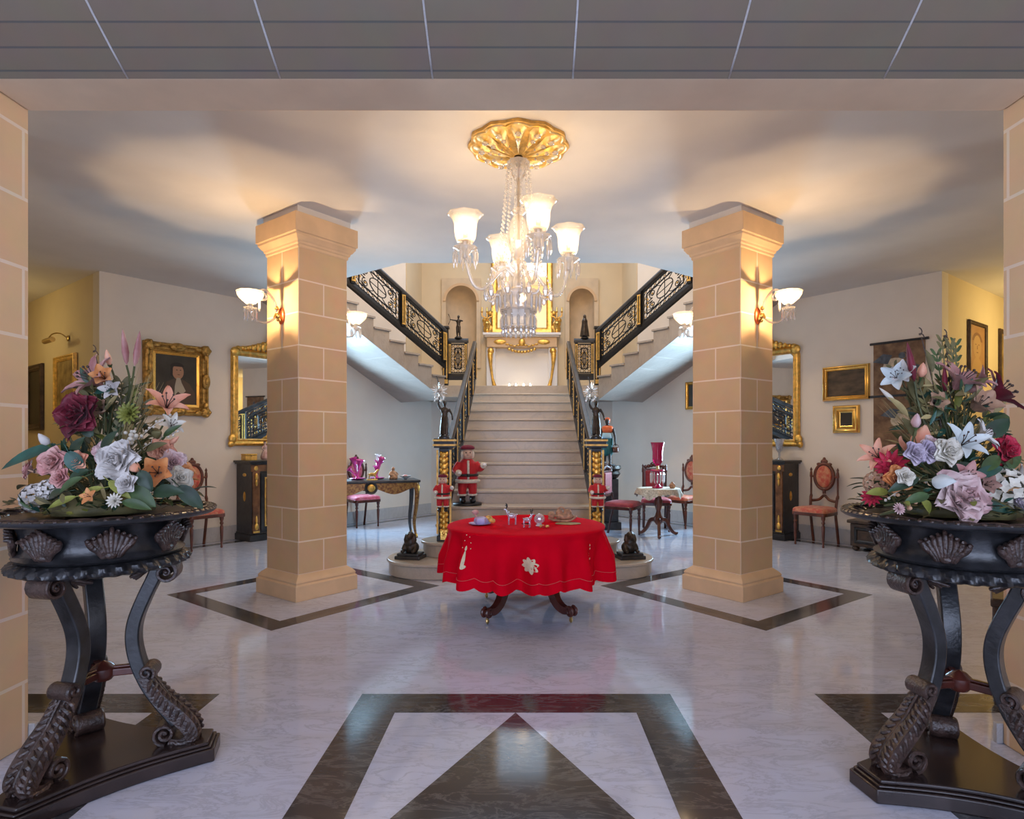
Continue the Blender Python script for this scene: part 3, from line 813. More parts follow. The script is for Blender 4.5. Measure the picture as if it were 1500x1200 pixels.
# ------------------------------------------------------------------ bronze figures
def bronze(name, label, loc, rz, kind, hgt):
    t = thing(name, label, 'statue', loc, rz); k = hgt
    m = MB(); m.M = Matrix.Scale(k, 4)
    m.lathe([(.16,0),(.16,.03),(.12,.05),(.11,.08),(0,.08)], 20)
    m.build('plinth', M['ebony'], t)
    m = MB(); m.M = Matrix.Scale(k, 4)
    T = lambda pts, r: m.tube(bez(pts, 5), [r[0]+(r[-1]-r[0])*i/(5*(len(pts)-1)) for i in range(5*(len(pts)-1)+1)], 10)
    T([(-.045,0,.07),(-.05,-.01,.26),(-.045,0,.47)], (.03,.062)); T([(.055,-.03,.07),(.05,-.03,.27),(.04,0,.47)], (.03,.062))
    m.ball((-.05,-.03,.085),(.03,.06,.025)); m.ball((.06,-.06,.085),(.03,.06,.025))
    m.ball((0,0,.5),(.095,.07,.08)); m.ball((0,0,.60),(.08,.055,.09)); m.ball((0,0,.70),(.105,.062,.09)); m.tube([(0,0,.75),(0,-.01,.84)],.033,10); m.ball((0,-.015,.885),(.05,.058,.068))
    m.ball((0,.02,.91),(.055,.055,.05)); m.ball((0,-.075,.88),(.012,.015,.015),6,4)
    if kind == 'lamp':
        T([(-.1,0,.74),(-.16,-.02,.86),(-.13,-.04,1.0)], (.035,.02)); T([(.1,0,.74),(.17,-.02,.62),(.20,-.08,.50)], (.035,.02))
        m.ball((-.13,-.04,1.02),.028,8,6); m.ball((.20,-.09,.48),.026,8,6)
        m.lathe([(.13,.10),(.12,.3),(.095,.5),(.08,.55)], 16, mod=lambda a, r, z: r*(1+.08*math.sin(7*a)))
    elif kind == 'archer':
        T([(-.1,0,.74),(-.22,-.03,.75),(-.36,-.03,.78)], (.035,.02)); T([(.1,0,.74),(.17,.03,.72),(.06,-.05,.75)], (.035,.022))
    else:
        m.lathe([(.20,.08),(.17,.3),(.12,.6),(.12,.72),(.06,.84),(.065,.93),(0,1.0)], 18, mod=lambda a, r, z: r*(1+.06*math.sin(6*a)))
    m.build('figure', M['bronze'], t, smooth=180, remesh=.011*k)
    if kind == 'archer':
        m = MB(); m.M = Matrix.Scale(k, 4)
        m.tube([(-.36+.07*math.sin(PI*i/12)-.05, -.03, .56+.44*i/12) for i in range(13)], .012, 6); m.tube([(-.42,-.03,.56),(-.42,-.03,1.0)],.004,4)
        m.build('bow', M['bronze'], t)
    return t
for s in (-1, 1):
    nm = 'left' if s < 0 else 'right'
    b = bronze('lamp_statue', 'bronze figure holding up a crystal spray on the %s newel post' % nm, (s*.80, 6.36, RISE*2+1.081), 0, 'lamp', .42)
    # crystal spray in the raised hand
    m = MB(); c = Vector((-.055, -.017, .50))
    for i in range(46):
        z = 1-2*(i+.5)/46; a = i*2.39996; rr = math.sqrt(1-z*z)
        d = Vector((rr*math.cos(a), rr*math.sin(a), z)); L_ = .075+.03*rnd.random()
        m.tube([c+d*.018, c+d*L_], [.007,.001], 5)
    m.ball(c, .024, 10, 8)
    m.build('crystal_spray', M['crystal'], b, smooth=40)
    m = MB()
    for i in range(10):
        a = i*.63; p = c+Vector((.05*math.cos(a), .04*math.sin(a), -.06-.02*(i%3))); m.ball(p, (.011,.011,.02), 6, 5)
    m.build('crystal_drop', M['crystal'], b, smooth=40)
    m = MB(); m.tube([c, c+Vector((-.012,0,.10)), c+Vector((-.03,0,.16))], [.008,.006,.002], 6); m.build('finial', M['bronze'], b)
bronze('bronze_archer', 'bronze archer statuette on the left landing railing', (-1.09, ly+.02, LZ+.817), 0, 'archer', .42)
bronze('cloaked_bronze', 'dark cloaked bronze statuette on the right landing railing', (1.09, ly+.02, LZ+.817), 0, 'cloak', .42)
# crouching bronze figures on the ends of the bottom step
for s in (-1, 1):
    t = thing('bronze_bust', 'small dark bronze sphinx on a stepped base, at the %s end of the bottom stair' % ('left' if s < 0 else 'right'), 'statue', (s*1.13, 6.19, RISE), s*R(12))
    m = MB(); m.box(-.135,.135,-.10,.10,0,.035); m.box(-.115,.115,-.085,.085,.035,.06); m.build('base', M['ebony'], t, smooth=0, bevel=.005)
    m = MB(); m.ball((0,.02,.11),(.085,.075,.07)); m.ball((0,-.01,.17),(.062,.05,.06)); m.ball((0,-.035,.225),(.034,.036,.042)); m.ball((0,-.01,.235),(.044,.04,.045))
    for x in (-.05,.05): m.tube([(x,.0,.14),(x*1.25,-.05,.085),(x*1.1,-.085,.075)],[.03,.024,.02],8); m.tube([(x*.8,.0,.25),(x*1.0,-.01,.19),(x*.9,-.02,.15)],[.016,.022,.014],8)
    m.ball((0,-.072,.222),(.008,.01,.012),6,4)
    m.build('figure', M['bronze'], t, smooth=180, remesh=.007)

# ------------------------------------------------------------------ festive dolls
def doll(label, loc, rz, h, stand=True):
    t = thing('festive_doll', label, 'doll', loc, rz); S = Matrix.Scale(h, 4)
    def part(name, mt, fn, rm=.014):
        m = MB(); m.M = S; fn(m); return m.build(name, mt, t, smooth=180, remesh=rm*h if rm else 0)
    if stand:
        part('stand', M['black'], lambda m: m.lathe([(.24,0),(.24,.035),(0,.035)], 24), 0)
    def boots(m):
        for x in (-.085,.085): m.ball((x,-.045,.075),(.055,.095,.045)); m.tube([(x,0,.06),(x,0,.16)],.052,10)
    part('boots', M['black'], boots)
    def legs(m):
        for x in (-.085,.085): m.tube([(x,0,.15),(x*1.02,-.005,.25),(x*.9,0,.42)],[.066,.075,.085],12)
        m.ball((0,0,.42),(.15,.11,.07))
    part('trousers', M['redcoat'], legs)
    def coat(m):
        m.lathe([(.165,.37),(.18,.42),(.165,.52),(.16,.62),(.145,.70),(.08,.765),(.05,.78)], 20, sy=.78)
        m.ball((0,0,.55),(.15,.115,.18))
        m.tube(bez([(-.13,0,.70),(-.20,-.03,.58),(-.16,-.14,.54)],5),[.06]*6+[.05]*5,10); 
        m.tube(bez([(.13,0,.70),(.21,-.03,.60),(.25,-.12,.66)],5),[.06]*6+[.05]*5,10)
    part('coat', M['redcoat'], coat)
    def fur(m):
        m.tube(circ_xy(0,0,.40,.185,.15), .032, 8, closed=True)
        m.tube([(-.165,-.128,.54),(-.158,-.148,.54)],.055,10); m.tube([(.247,-.112,.655),(.253,-.13,.662)],.055,10)
        for x in (-.085,.085): m.tube([(x,0,.155),(x,0,.185)],.083,10)
        m.tube([(0,-.128,.41),(0,-.138,.5),(0,-.135,.6),(0,-.105,.74)],.020,8)
    def circ_xy(cx, cy, z, rx, ry): return [(cx+rx*math.cos(a), cy+ry*math.sin(a), z) for a in [2*PI*i/20 for i in range(20)]]
    part('fur_trim', M['fur'], fur, 0)
    def hands(m):
        for x, y, z in ((-.155,-.175,.54),(.258,-.165,.675)):
            m.ball((x,y,z),(.032,.035,.03),8,6)
            for q in range(4): m.ball((x-.024+.016*q,y-.032,z-.008),(.010,.026,.011),6,4)
            m.ball((x+.03,y-.01,z+.015),(.012,.02,.012),6,4)
    part('mittens', M['white'], hands, 0)
    part('belt', M['black'], lambda m: (m.tube(circ_xy(0,0,.50,.170,.138), .022, 8, closed=True), m.box(-.03,.03,-.165,-.15,.475,.525)), 0)
    def head(m):
        m.ball((0,-.01,.85),(.098,.10,.105),16,12); m.ball((0,-.115,.845),(.02,.022,.02),8,6); m.tube([(0,0,.76),(0,0,.8)],.05,10)
        for x in (-1,1): m.ball((x*.05,-.085,.83),(.03,.025,.028),8,6); m.ball((x*.098,0,.845),(.015,.03,.035),8,6)
    part('head', M['skin'], head, .01)
    def eye(x): part('eye', M['black'], lambda m: m.ball((x,-.108,.872),.011,6,5), 0)
    eye(-.035); eye(.035)
    part('hair', M['fur'], lambda m: (m.ball((0,.03,.87),(.104,.085,.10),14,8), m.ball((-.085,-.02,.84),(.03,.05,.07),8,6), m.ball((.085,-.02,.84),(.03,.05,.07),8,6)), 0)
    part('cap', M['cap'], lambda m: (m.lathe([(.105,.925),(.125,.94),(.115,.97),(.06,.995),(0,1.0)], 16),), 0)
    return t
doll('large standing doll in red coat and trousers on the left of the stairs', (-.62, 7.0, RISE*4), R(12), .70)
for s in (-1, 1):
    doll('small red-coated doll clinging to the %s newel post' % ('left' if s < 0 else 'right'), (s*.80, 6.205, .62), 0, .40, False)

# ------------------------------------------------------------------ crystal chandelier
def scallop(n, amt): return lambda a, r, z: r*(1 + amt*math.cos(n*a))
CHX, CHY = 0.0, 4.08
ch = thing('crystal_chandelier', 'cut crystal chandelier with four lit glass shades hanging from a gilt ceiling rose', 'chandelier', (CHX, CHY, HC))
m = MB()
for k in range(12):
    a0 = 2*PI*k/12
    def pet(u, v, a0=a0):
        r = .05 + .285*u; wv = (v-.5)*2
        half = (.05+.95*u)*PI/12*1.02
        rr = r - .03*wv*wv*u
        return (rr*math.cos(a0+wv*half), rr*math.sin(a0+wv*half), -.035 - .050*(1-u)**1.5 - .022*(1-wv*wv)*math.sin(PI*min(1,u*1.05)) + .02*u)
    m.surf(pet, 8, 8)
    # raised scrolling rim and filigree of each lobe
    c, s_ = math.cos(a0), math.sin(a0)
    m.tube([(lambda q: (q[0], q[1], q[2]-.004))(pet(.96, i/8)) for i in range(9)], .009, 6)
    m.mi = 1
    for rr, w_ in ((.13,.018),(.19,.028),(.25,.035)):
        m.ball((rr*c, rr*s_, -.065+.10*(rr-.13)), (w_*.7,w_*.7,.012), 8, 5)
    m.mi = 0
rose_ = m.build('ceiling_rose', [M['rosegold'], M['crystal']], ch, smooth=60)
m = MB(); m.lathe([(.335,-.0),(.335,-.02),(.2,-.03),(0,-.03)], 48, mod=scallop(12,.03)); m.build('rose_backing', M['goldp'], rose_, smooth=60)
m = MB(); m.lathe([(0,-.075),(.03,-.08),(.035,-.10),(.02,-.12),(.022,-.14)], 16); m.build('hook_boss', M['bronze'], rose_)
m = MB(); m.lathe([(.02,-.14),(.075,-.115),(.07,-.15),(.035,-.22),(.018,-.27),(.022,-.30),(.018,-.34)], 24, mod=scallop(8,.05)); m.build('crystal_trumpet', M['crystal'], ch, smooth=40)
m = MB(); m.lathe([(.012,-.33),(.012,-.42),(.045,-.44),(.05,-.46),(.03,-.48),(.055,-.52),(.075,-.60),(.07,-.68),(.05,-.74),(.03,-.78),(.055,-.80),(.06,-.83),(.03,-.86),(.045,-.92),(.05,-.99),(.03,-1.03)], 24, mod=scallop(10,.04)); m.build('baluster_stem', M['crystal'], ch, smooth=40)
m = MB(); m.tube([(0,0,-.08),(0,0,-1.12)], .009, 8); m.build('rod', M['brass'], ch)
# strands of beads from the trumpet crown down to the arms
for k in range(14):
    a = 2*PI*k/14; m = MB()
    for i in range(26):
        t = i/25; r = .075 + .095*t*t*t + .02*math.sin(PI*t); z = -.15 - .70*t
        m.ball((r*math.cos(a), r*math.sin(a), z), (.0075,.0075,.011), 6, 4)
    m.build('bead_strand', M['crystal'], ch, smooth=40)
ARM = .37; ANG = [-70, 20, 110, 200]
SHZ = 2.75 - HC
def drop(parent, loc, h=.075, w=.011, name='prism_drop', share={}):
    key = (round(h,3), round(w,3))
    if key not in share:
        m = MB(); m.lathe([(0,0),(w*.5,-.006),(w*.4,-.012)], 6); m.lathe([(w*.25,-.012),(w,-.02-h*.1),(w*.9,-h*.75),(0,-h)], 6)
        o = m.build(name, M['crystal'], parent, smooth=0); share[key] = o.data
    else:
        o = bpy.data.objects.new(name, share[key]); COL.objects.link(o); o.parent = parent
    o.location = loc; return o
for ia, deg in enumerate(ANG):
    a = R(deg); c, s_ = math.cos(a), math.sin(a)
    def rp(r, z): return (r*c, r*s_, z)
    am = MB(); am.tube(bez([rp(.03,-.90),rp(.10,-.85),rp(.18,-.93),rp(.25,-1.00),rp(.32,-.97),rp(ARM,SHZ-.20)], 8), .012, 8)
    arm = am.build('arm', M['crystal'], ch, smooth=180)
    x, y = ARM*c, ARM*s_
    m = MB(); m.lathe([(.0,SHZ-.20),(.02,SHZ-.19),(.035,SHZ-.15),(.075,SHZ-.125),(.080,SHZ-.12),(.03,SHZ-.11),(.025,SHZ-.08),(.05,SHZ-.07)], 20, (x,y,0), mod=scallop(10,.05)); m.build('drip_cup', M['crystal'], arm, smooth=40)
    m = MB(); m.lathe([(.052,SHZ-.085),(.066,SHZ-.055),(.072,SHZ-.01),(.074,SHZ+.035),(.084,SHZ+.07),(.108,SHZ+.095),(.118,SHZ+.10)], 40, (x,y,0), mod=lambda aa, r, z: r*(1+(.05 if z > SHZ+.06 else .012)*math.cos(8*aa)))
    m.build('glass_shade', M['shade'], arm, smooth=180)
    m = MB(); m.ball((x,y,SHZ+.012), (.026,.026,.032), 14, 10); bl = m.build('bulb', M['clearbulb'], arm, smooth=180)
    m = MB(); m.ball((x,y,SHZ+.010), (.009,.009,.010), 12, 8); m.build('filament', M['bulb2'], arm, smooth=180)
    m = MB(); m.lathe([(.016,SHZ-.09),(.016,SHZ-.02),(.008,SHZ-.011),(0,SHZ-.011)], 10, (x,y,0)); m.build('lamp_holder', M['brass'], arm)
    for k in range(10):
        b = 2*PI*k/10; drop(arm, (x+.076*math.cos(b), y+.076*math.sin(b), SHZ-.128), .13 if k % 2 else .11, .010)
# lower bowl with hanging drops and the deep bottom dish
m = MB(); m.lathe([(.03,-1.03),(.06,-1.02),(.145,-1.00),(.155,-1.01),(.14,-1.06),(.115,-1.10),(.12,-1.14)], 32, mod=scallop(16,.03)); m.build('crystal_bowl', M['crystal'], ch, smooth=40)
m = MB(); m.lathe([(.112,-1.12),(.118,-1.13),(.112,-1.14),(.112,-1.235),(.118,-1.24),(.118,-1.25),(.06,-1.262),(0,-1.268)], 36, mod=lambda a, r, z: r*(1+.035*abs(math.sin(9*a)))); m.build('crystal_drum', M['crystal'], ch, smooth=25)
for k in range(18):
    b = 2*PI*k/18; drop(ch, (.108*math.cos(b), .108*math.sin(b), -1.245), .055, .012)
for k in range(20):
    b = 2*PI*k/20; drop(ch, (.150*math.cos(b), .150*math.sin(b), -1.02), .12, .011)
for k in range(16):
    b = 2*PI*k/16; drop(ch, (.118*math.cos(b), .118*math.sin(b), -1.16), .10, .010)
for k in range(12):
    a = 2*PI*k/12+.1; m = MB()
    for i in range(15):
        t = i/14; r = .16+ .13*math.sin(PI*t)*.55; z = -.82 - .22*t - .08*math.sin(PI*t)
        m.ball((r*math.cos(a), r*math.sin(a), z), (.007,.007,.010), 6, 4)
    m.build('bead_strand', M['crystal'], ch, smooth=40)
for k in range(10):
    a = 2*PI*k/10; m = MB(); m.lathe([(0,0),(.012,-.01),(.02,-.045),(.012,-.075),(0,-.085)], 6, (.22*math.cos(a), .22*math.sin(a), -.98)); m.build('pear_drop', M['crystal'], ch, smooth=0)

# ------------------------------------------------------------------ wall lights on the columns
def sconce(label, loc, rz, bm='bulb'):
    # front is local -y, plate at the origin
    t = thing('wall_sconce', label, 'wall light', loc, rz)
    m = MB(); m.ball((0,-.008,0), (.05,.016,.075), 20, 12); m.build('enamel_plate', M['orange'], t, smooth=180)
    m = MB(); m.ball((0,-.03,-.005), (.025,.03,.03), 10, 8); m.ball((0,-.05,.06), (.018,.018,.022), 8, 6); m.tube([(0,-.02,.0),(0,-.06,.01),(0,-.075,-.03)], .010, 8); m.ball((.02,-.03,-.04),(.014,.012,.02),8,6); m.ball((-.02,-.03,-.03),(.014,.012,.02),8,6)
    m.build('brass_boss', M['gold_s'], t, smooth=60)
    m = MB(); m.tube(bez([(0,-.06,-.02),(0,-.12,-.07),(0,-.20,-.085),(0,-.27,-.05),(0,-.29,.0)], 8), .009, 8)
    arm = m.build('glass_arm', M['crystal'], t, smooth=180)
    m = MB(); sp = spiral(-.165, .14, .055, PI*1.5, 1.35, 22, .25)
    pts = bez([(0,-.05,.03),(0,-.07,.11),(0,-.11,.165)], 6) + [(0, y, z) for y, z in [(-.165+ .055*math.cos(PI/2 - (1.35*2*PI)*q/22*1.0)*(1-.7*q/22) , .14+.055*math.sin(PI/2+0*q)*(0)+ .055*math.sin(PI/2+(1.35*2*PI)*q/22)*(1-.7*q/22)) for q in range(0)]]
    cy, cz = -.17, .145
    pts += [(0, cy+.055*(1-.75*q/24)*math.sin(-PI*.9*q/24*2.6+.5), cz+.055*(1-.75*q/24)*math.cos(-PI*.9*q/24*2.6+.5)) for q in range(25)]
    m.tube(pts, [.010]*len(pts), 8); m.build('glass_scroll', M['crystal2'], t, smooth=180)
    m = MB(); m.lathe([(0,0),(.010,-.01),(.010,-.085),(0,-.10)], 8, (0,-.21,.10)); m.build('prism_drop', M['crystal2'], t, smooth=0)
    Y = -.29
    m = MB(); m.lathe([(0,-.01),(.02,0),(.03,.015),(.05,.02),(.052,.028),(.02,.035),(.022,.06),(.04,.065)], 20, (0,Y,-.005), mod=scallop(10,.05)); m.build('drip_cup', M['crystal'], arm, smooth=40)
    m = MB(); m.lathe([(.035,.055),(.055,.075),(.085,.10),(.102,.125),(.104,.14),(.096,.155),(.09,.158)], 40, (0,Y,0), mod=lambda aa, r, z: r*(1+.03*math.cos(10*aa)))
    sd = m.build('glass_shade', M['shade'], t, smooth=180)
    m = MB(); m.tube([(.099*(1+.03*math.cos(10*a))*math.cos(a), Y+.099*(1+.03*math.cos(10*a))*math.sin(a), .152) for a in [2*PI*i/60 for i in range(60)]], .011, 6, closed=True); m.build('rolled_rim', M['opal'], sd, smooth=180)
    m = MB(); m.ball((0,Y,.094), (.022,.022,.028), 14, 10); m.build('bulb', M['clearbulb'], t, smooth=180)
    m = MB(); m.ball((0,Y,.090), (.006,.006,.007), 12, 8); m.build('filament', M[bm], t, smooth=180)
    m = MB(); m.lathe([(.014,.05),(.014,.07),(.007,.078),(0,.078)], 10, (0,Y,0)); m.build('lamp_holder', M['brass'], t)
    for k in range(8):
        b = 2*PI*k/8; drop(t, (.048*math.cos(b), Y+.048*math.sin(b), .012), .10, .009)
    return t
for s in (-1, 1):
    nm = 'left' if s < 0 else 'right'
    n = Vector((s*.6, -.8, 0))
    fl = math.atan2(n.x, -n.y)
    p = Vector((s*COLC[0], COLC[1], 2.46)) + n*.25
    sconce('lit crystal wall light with orange enamel plate on the front of the %s column' % nm, p, fl)
    p = Vector((s*COLC[0], COLC[1], 2.46)) - n*.25
    sconce('lit crystal wall light half hidden behind the %s column, beside the stair railing' % nm, p, fl+PI, 'bulb3')

# ------------------------------------------------------------------ central table under the red cloth
TX, TY, TH, TR = .055, 4.85, .69, .615
tb = thing('pedestal_table', 'round mahogany tripod-style table on scrolled feet under the red cloth', 'table', (TX, TY, 0))
m = MB(); m.lathe([(0,.655),(TR-.03,.655),(TR-.01,.665),(TR-.01,.68),(TR-.03,.686),(0,.686)], 48); m.build('table_top', M['mahog'], tb)
m = MB(); m.lathe([(.09,.17),(.11,.2),(.07,.26),(.06,.34),(.085,.42),(.10,.5),(.07,.56),(.06,.6),(.14,.64),(.16,.655)], 28); m.build('pillar', M['mahog'], tb, smooth=50)
for i, dg in enumerate((-126, -47, 54, 134)):
    a = R(dg)
    m = MB(); m.M = Matrix.Rotation(a, 4, 'Z')
    P_ = bez([(.05,.30),(.16,.31),(.27,.24),(.34,.13),(.42,.085),(.49,.095)], 6)
    P_ = [(p[0], p[1]) for p in [Vector(q) for q in P_]]
    m.strap(P_, [.075-.03*i_/len(P_) for i_ in range(len(P_))], [.085-.035*i_/len(P_) for i_ in range(len(P_))])
    for sy in (-1, 1):
        m.tube([(x, sy*.022, z) for x, z in spiral(.495, .085, .035, PI*.6, -1.3, 16, .3)], .014, 6)
    m.ball((.495,0,.085),(.028,.035,.028),10,8)
    lg = m.build('leg', M['mahog'], tb, smooth=50, bevel=.008)
    m = MB(); m.M = Matrix.Rotation(a, 4, 'Z'); m.ball((.49,0,.022),(.016,.012,.022),8,6); m.lathe([(.010,.03),(.012,.06),(0,.06)],8,(.49,0,0)); m.build('caster', M['brass'], lg)
# cloth: flat top, soft folds, scalloped hem with embroidery
NA, NV = 240, 26
def folds(a):
    f = .6*math.sin(13*a+.9*math.sin(3*a)+.4)+.35*math.sin(21*a+1.3)+.3*math.sin(6*a+2.2)
    return f if f < 0 else f**.8*.9
def clothp(a, v):
    # v: 0 centre .. .35 edge .. 1 hem
    if v < .32:
        r = TR*v/.32; return (r*math.cos(a), r*math.sin(a), TH+.001)
    t = (v-.32)/.68
    hem = 1 + .075*abs(math.sin(13*a))**.8 - .02
    if t < .12:
        q = t/.12; r = TR + .018*math.sin(q*PI/2); z = TH + .001 - .018*(1-math.cos(q*PI/2))
        return (r*math.cos(a), r*math.sin(a), z)
    q = (t-.12)/.88
    r = TR + .018 + .035*q + .085*folds(a)*min(1, q*1.6)**1.1 - .012
    z = TH - .017 - .375*q*hem
    return (r*math.cos(a), r*math.sin(a), z)
m = MB()
m.surf(lambda u, v: clothp(2*PI*v, .02+u*.98), NV, NA)
cl = tag(m.build('tablecloth', M['red'], smooth=180), 'red round tablecloth with cream embroidery draped over the central table', 'tablecloth'); cl.location = (TX, TY, 0)
def clr(a, z_, off=.004):
    # point on the skirt at angle a and height z_
    lo, hi = .4, 1.0
    for _ in range(30):
        mid = (lo+hi)/2
        if clothp(a, mid)[2] > z_: lo = mid
        else: hi = mid
    p = clothp(a, lo); return Vector((p[0]+off*math.cos(a), p[1]+off*math.sin(a), p[2]))
def motif(a0, z0, kind, nm='embroidered_motif'):
    m = MB()
    def q(du, dz): return clr(a0+du/TR, z0+dz)
    def leaf(cx, cz, L_, W_, an):
        ring = []
        for i in range(12):
            t = 2*PI*i/12; x = L_/2*math.cos(t); y = W_/2*math.sin(t)*(1-.3*math.cos(t))
            ring.append(q(cx+x*math.cos(an)-y*math.sin(an), cz+x*math.sin(an)+y*math.cos(an)))
        m.add(ring, [tuple(range(12))])
    if kind == 'star':
        for i in range(8): an = 2*PI*i/8+.2; leaf(.028*math.cos(an), .028*math.sin(an), .06, .036, an)
        leaf(0,0,.05,.05,0)
    elif kind == 'candle':
        leaf(0,0,.13,.026,PI/2); leaf(0,.08,.035,.018,PI/2); leaf(.008,-.05,.04,.03,.3)
    else:
        for i in range(9): leaf(.03*math.sin(i*1.9), -.10+.026*i, .018, .012, i)
        leaf(0,-.1,.05,.03,.4)
    return m.build(nm, M['lace'], cl, smooth=0)
motif(R(-88), .485, 'star'); motif(R(-132), .50, 'candle'); motif(R(-42), .48, 'spray')
m = MB()
for k, (da, dz) in enumerate(((-.05,.10),(.02,.13),(.05,.09),(-.02,.16),(.06,.05),(-.06,.05))):
    c = clr(R(-132)+da, .53+dz); m.ball(c, .004, 5, 4)
m.build('embroidered_dots', M['lace'], cl, smooth=0)
m = MB()
pts = [clr(2*PI*i/312, .352 + .022*(1-abs(math.sin(13*2*PI*i/312))) , .002) for i in range(312)]
m.tube(pts, .0016, 4, closed=True); m.build('hem_stitching', M['hem'], cl)

# ornaments on the red cloth
zt = TH+.0025
def onT(px, Y): p = PX(px, 760, Y); return (p.x, p.y, zt)
d = thing('porcelain_saucer', 'flat saucer under the lilac ornament on the left of the red cloth', 'saucer', onT(703, 4.80))
m = MB(); m.lathe([(0,.0),(.05,.0),(.088,.010),(.09,.014),(.05,.006),(0,.005)], 28); m.build('plate', M['lilac'], d)
d = thing('lilac_ornament', 'lilac flower-shaped ornament with gold leaves on the saucer', 'ornament', onT(705, 4.80)[:2]+(zt+.0065,))
m = MB(); m.lathe([(0,.0),(.045,0),(.055,.02),(.05,.045),(.03,.055),(0,.05)], 24, mod=scallop(6,.10)); m.build('flower_cup', M['lilac'], d)
for k in range(4):
    m = MB(); a = .4+k*.5; m.ball((.055+.012*k, .02*math.sin(k*2), .035+.012*math.cos(k)), (.022,.016,.020), 8, 6); m.build('gilt_leaf', M['goldp'], d)
m = MB(); m.tube([(-.04,.02,.04),(-.05,.03,.08)], .006, 6); m.ball((-.05,.03,.09), (.028,.024,.02), 10, 8); m.build('pink_bloom', PET['pink'], d)
def glass_animal(label, loc, rz, h):
    t = thing('glass_figurine', label, 'figurine', loc, rz); S = Matrix.Scale(h, 4)
    m = MB(); m.M = S
    m.ball((0,0,.52),(.28,.13,.15)); m.tube(bez([(-.2,0,.58),(-.30,0,.75),(-.34,0,.88)],5),[.10]*6+[.07]*5,10); m.ball((-.40,0,.9),(.12,.06,.07))
    m.ball((.28,0,.58),(.05,.05,.06),8,6)
    m.build('body', M['crystalb'], t, smooth=180, remesh=.03*h)
    for x in (-.18,.2):
        for y in (-.07,.07):
            m = MB(); m.M = S; m.tube([(x,y,.46),(x*1.1,y,.22),(x*1.05,y,.0)],[.06,.035,.04],8); m.build('leg', M['crystalb'], t)
    for y in (-1,1):
        m = MB(); m.M = S; m.tube(bez([(-.36,y*.03,.94),(-.30,y*.14,1.08),(-.34,y*.2,1.25)],4),.022,6); m.tube([(-.31,y*.12,1.06),(-.40,y*.14,1.16)],.016,6); m.build('antler', M['iron'], t)
    return t
glass_animal('clear glass deer with dark antlers in the middle of the red cloth', onT(750, 4.80), R(10), .135)
glass_animal('smaller glass deer beside the crystal ball on the red cloth', onT(772, 4.64), R(160), .115)
d = thing('crystal_ball_ornament', 'round clear crystal bauble on a small base on the red cloth', 'ornament', onT(790, 4.72))
m = MB(); m.lathe([(.028,0),(.03,.006),(.015,.015),(0,.015)], 16); m.build('base', M['white'], d); m = MB(); m.ball((0,0,.055),.043,14,10); m.build('bauble', M['crystalb'], d, smooth=0)
d = thing('fairy_light_tangle', 'little spray of red and gold berries at the foot of the bauble', 'ornament', onT(797, 4.62))
for i in range(7):
    m = MB(); m.ball((.03*math.cos(i*.9), .02*math.sin(i*.9), .012), .010, 8, 6); m.build('berry', M['redcoat'] if i % 2 else M['goldp'], d)
d = thing('straw_sleigh', 'brown woven straw sleigh ornament on the right of the red cloth', 'ornament', onT(823, 4.98), R(-8))
m = MB(); m.tube(bez([(-.11,-.03,.03),(-.05,-.03,.012),(.06,-.03,.012),(.12,-.03,.045)],6), .009, 6); m.build('runner', M['terra'], d); m = MB(); m.tube(bez([(-.11,.03,.03),(-.05,.03,.012),(.06,.03,.012),(.12,.03,.045)],6), .009, 6); m.build('runner', M['terra'], d)
m = MB(); m.ball((.02,0,.045),(.085,.045,.03),12,8); m.build('basket', M['terra'], d)
for x, r in ((-.085,.032),(-.02,.030),(.05,.034)):
    m = MB(); m.ball((x,0,.052+.02*(x > -.05)), r, 10, 8); m.build('straw_bundle', M['terra'], d)
m = MB(); m.tube([(.03*math.cos(a)-.005, 0, .085+.035*math.sin(a)) for a in [PI*i/10 for i in range(11)]], .006, 6); m.build('handle', M['terra'], d)
d = thing('straw_mat', 'small flat straw mat in front of the straw sleigh', 'mat', onT(832, 4.84))
m = MB(); m.lathe([(0,0),(.10,0),(.105,.003),(.10,.006),(0,.006)], 28, sy=.6); m.build('weave', M['straw'], d)

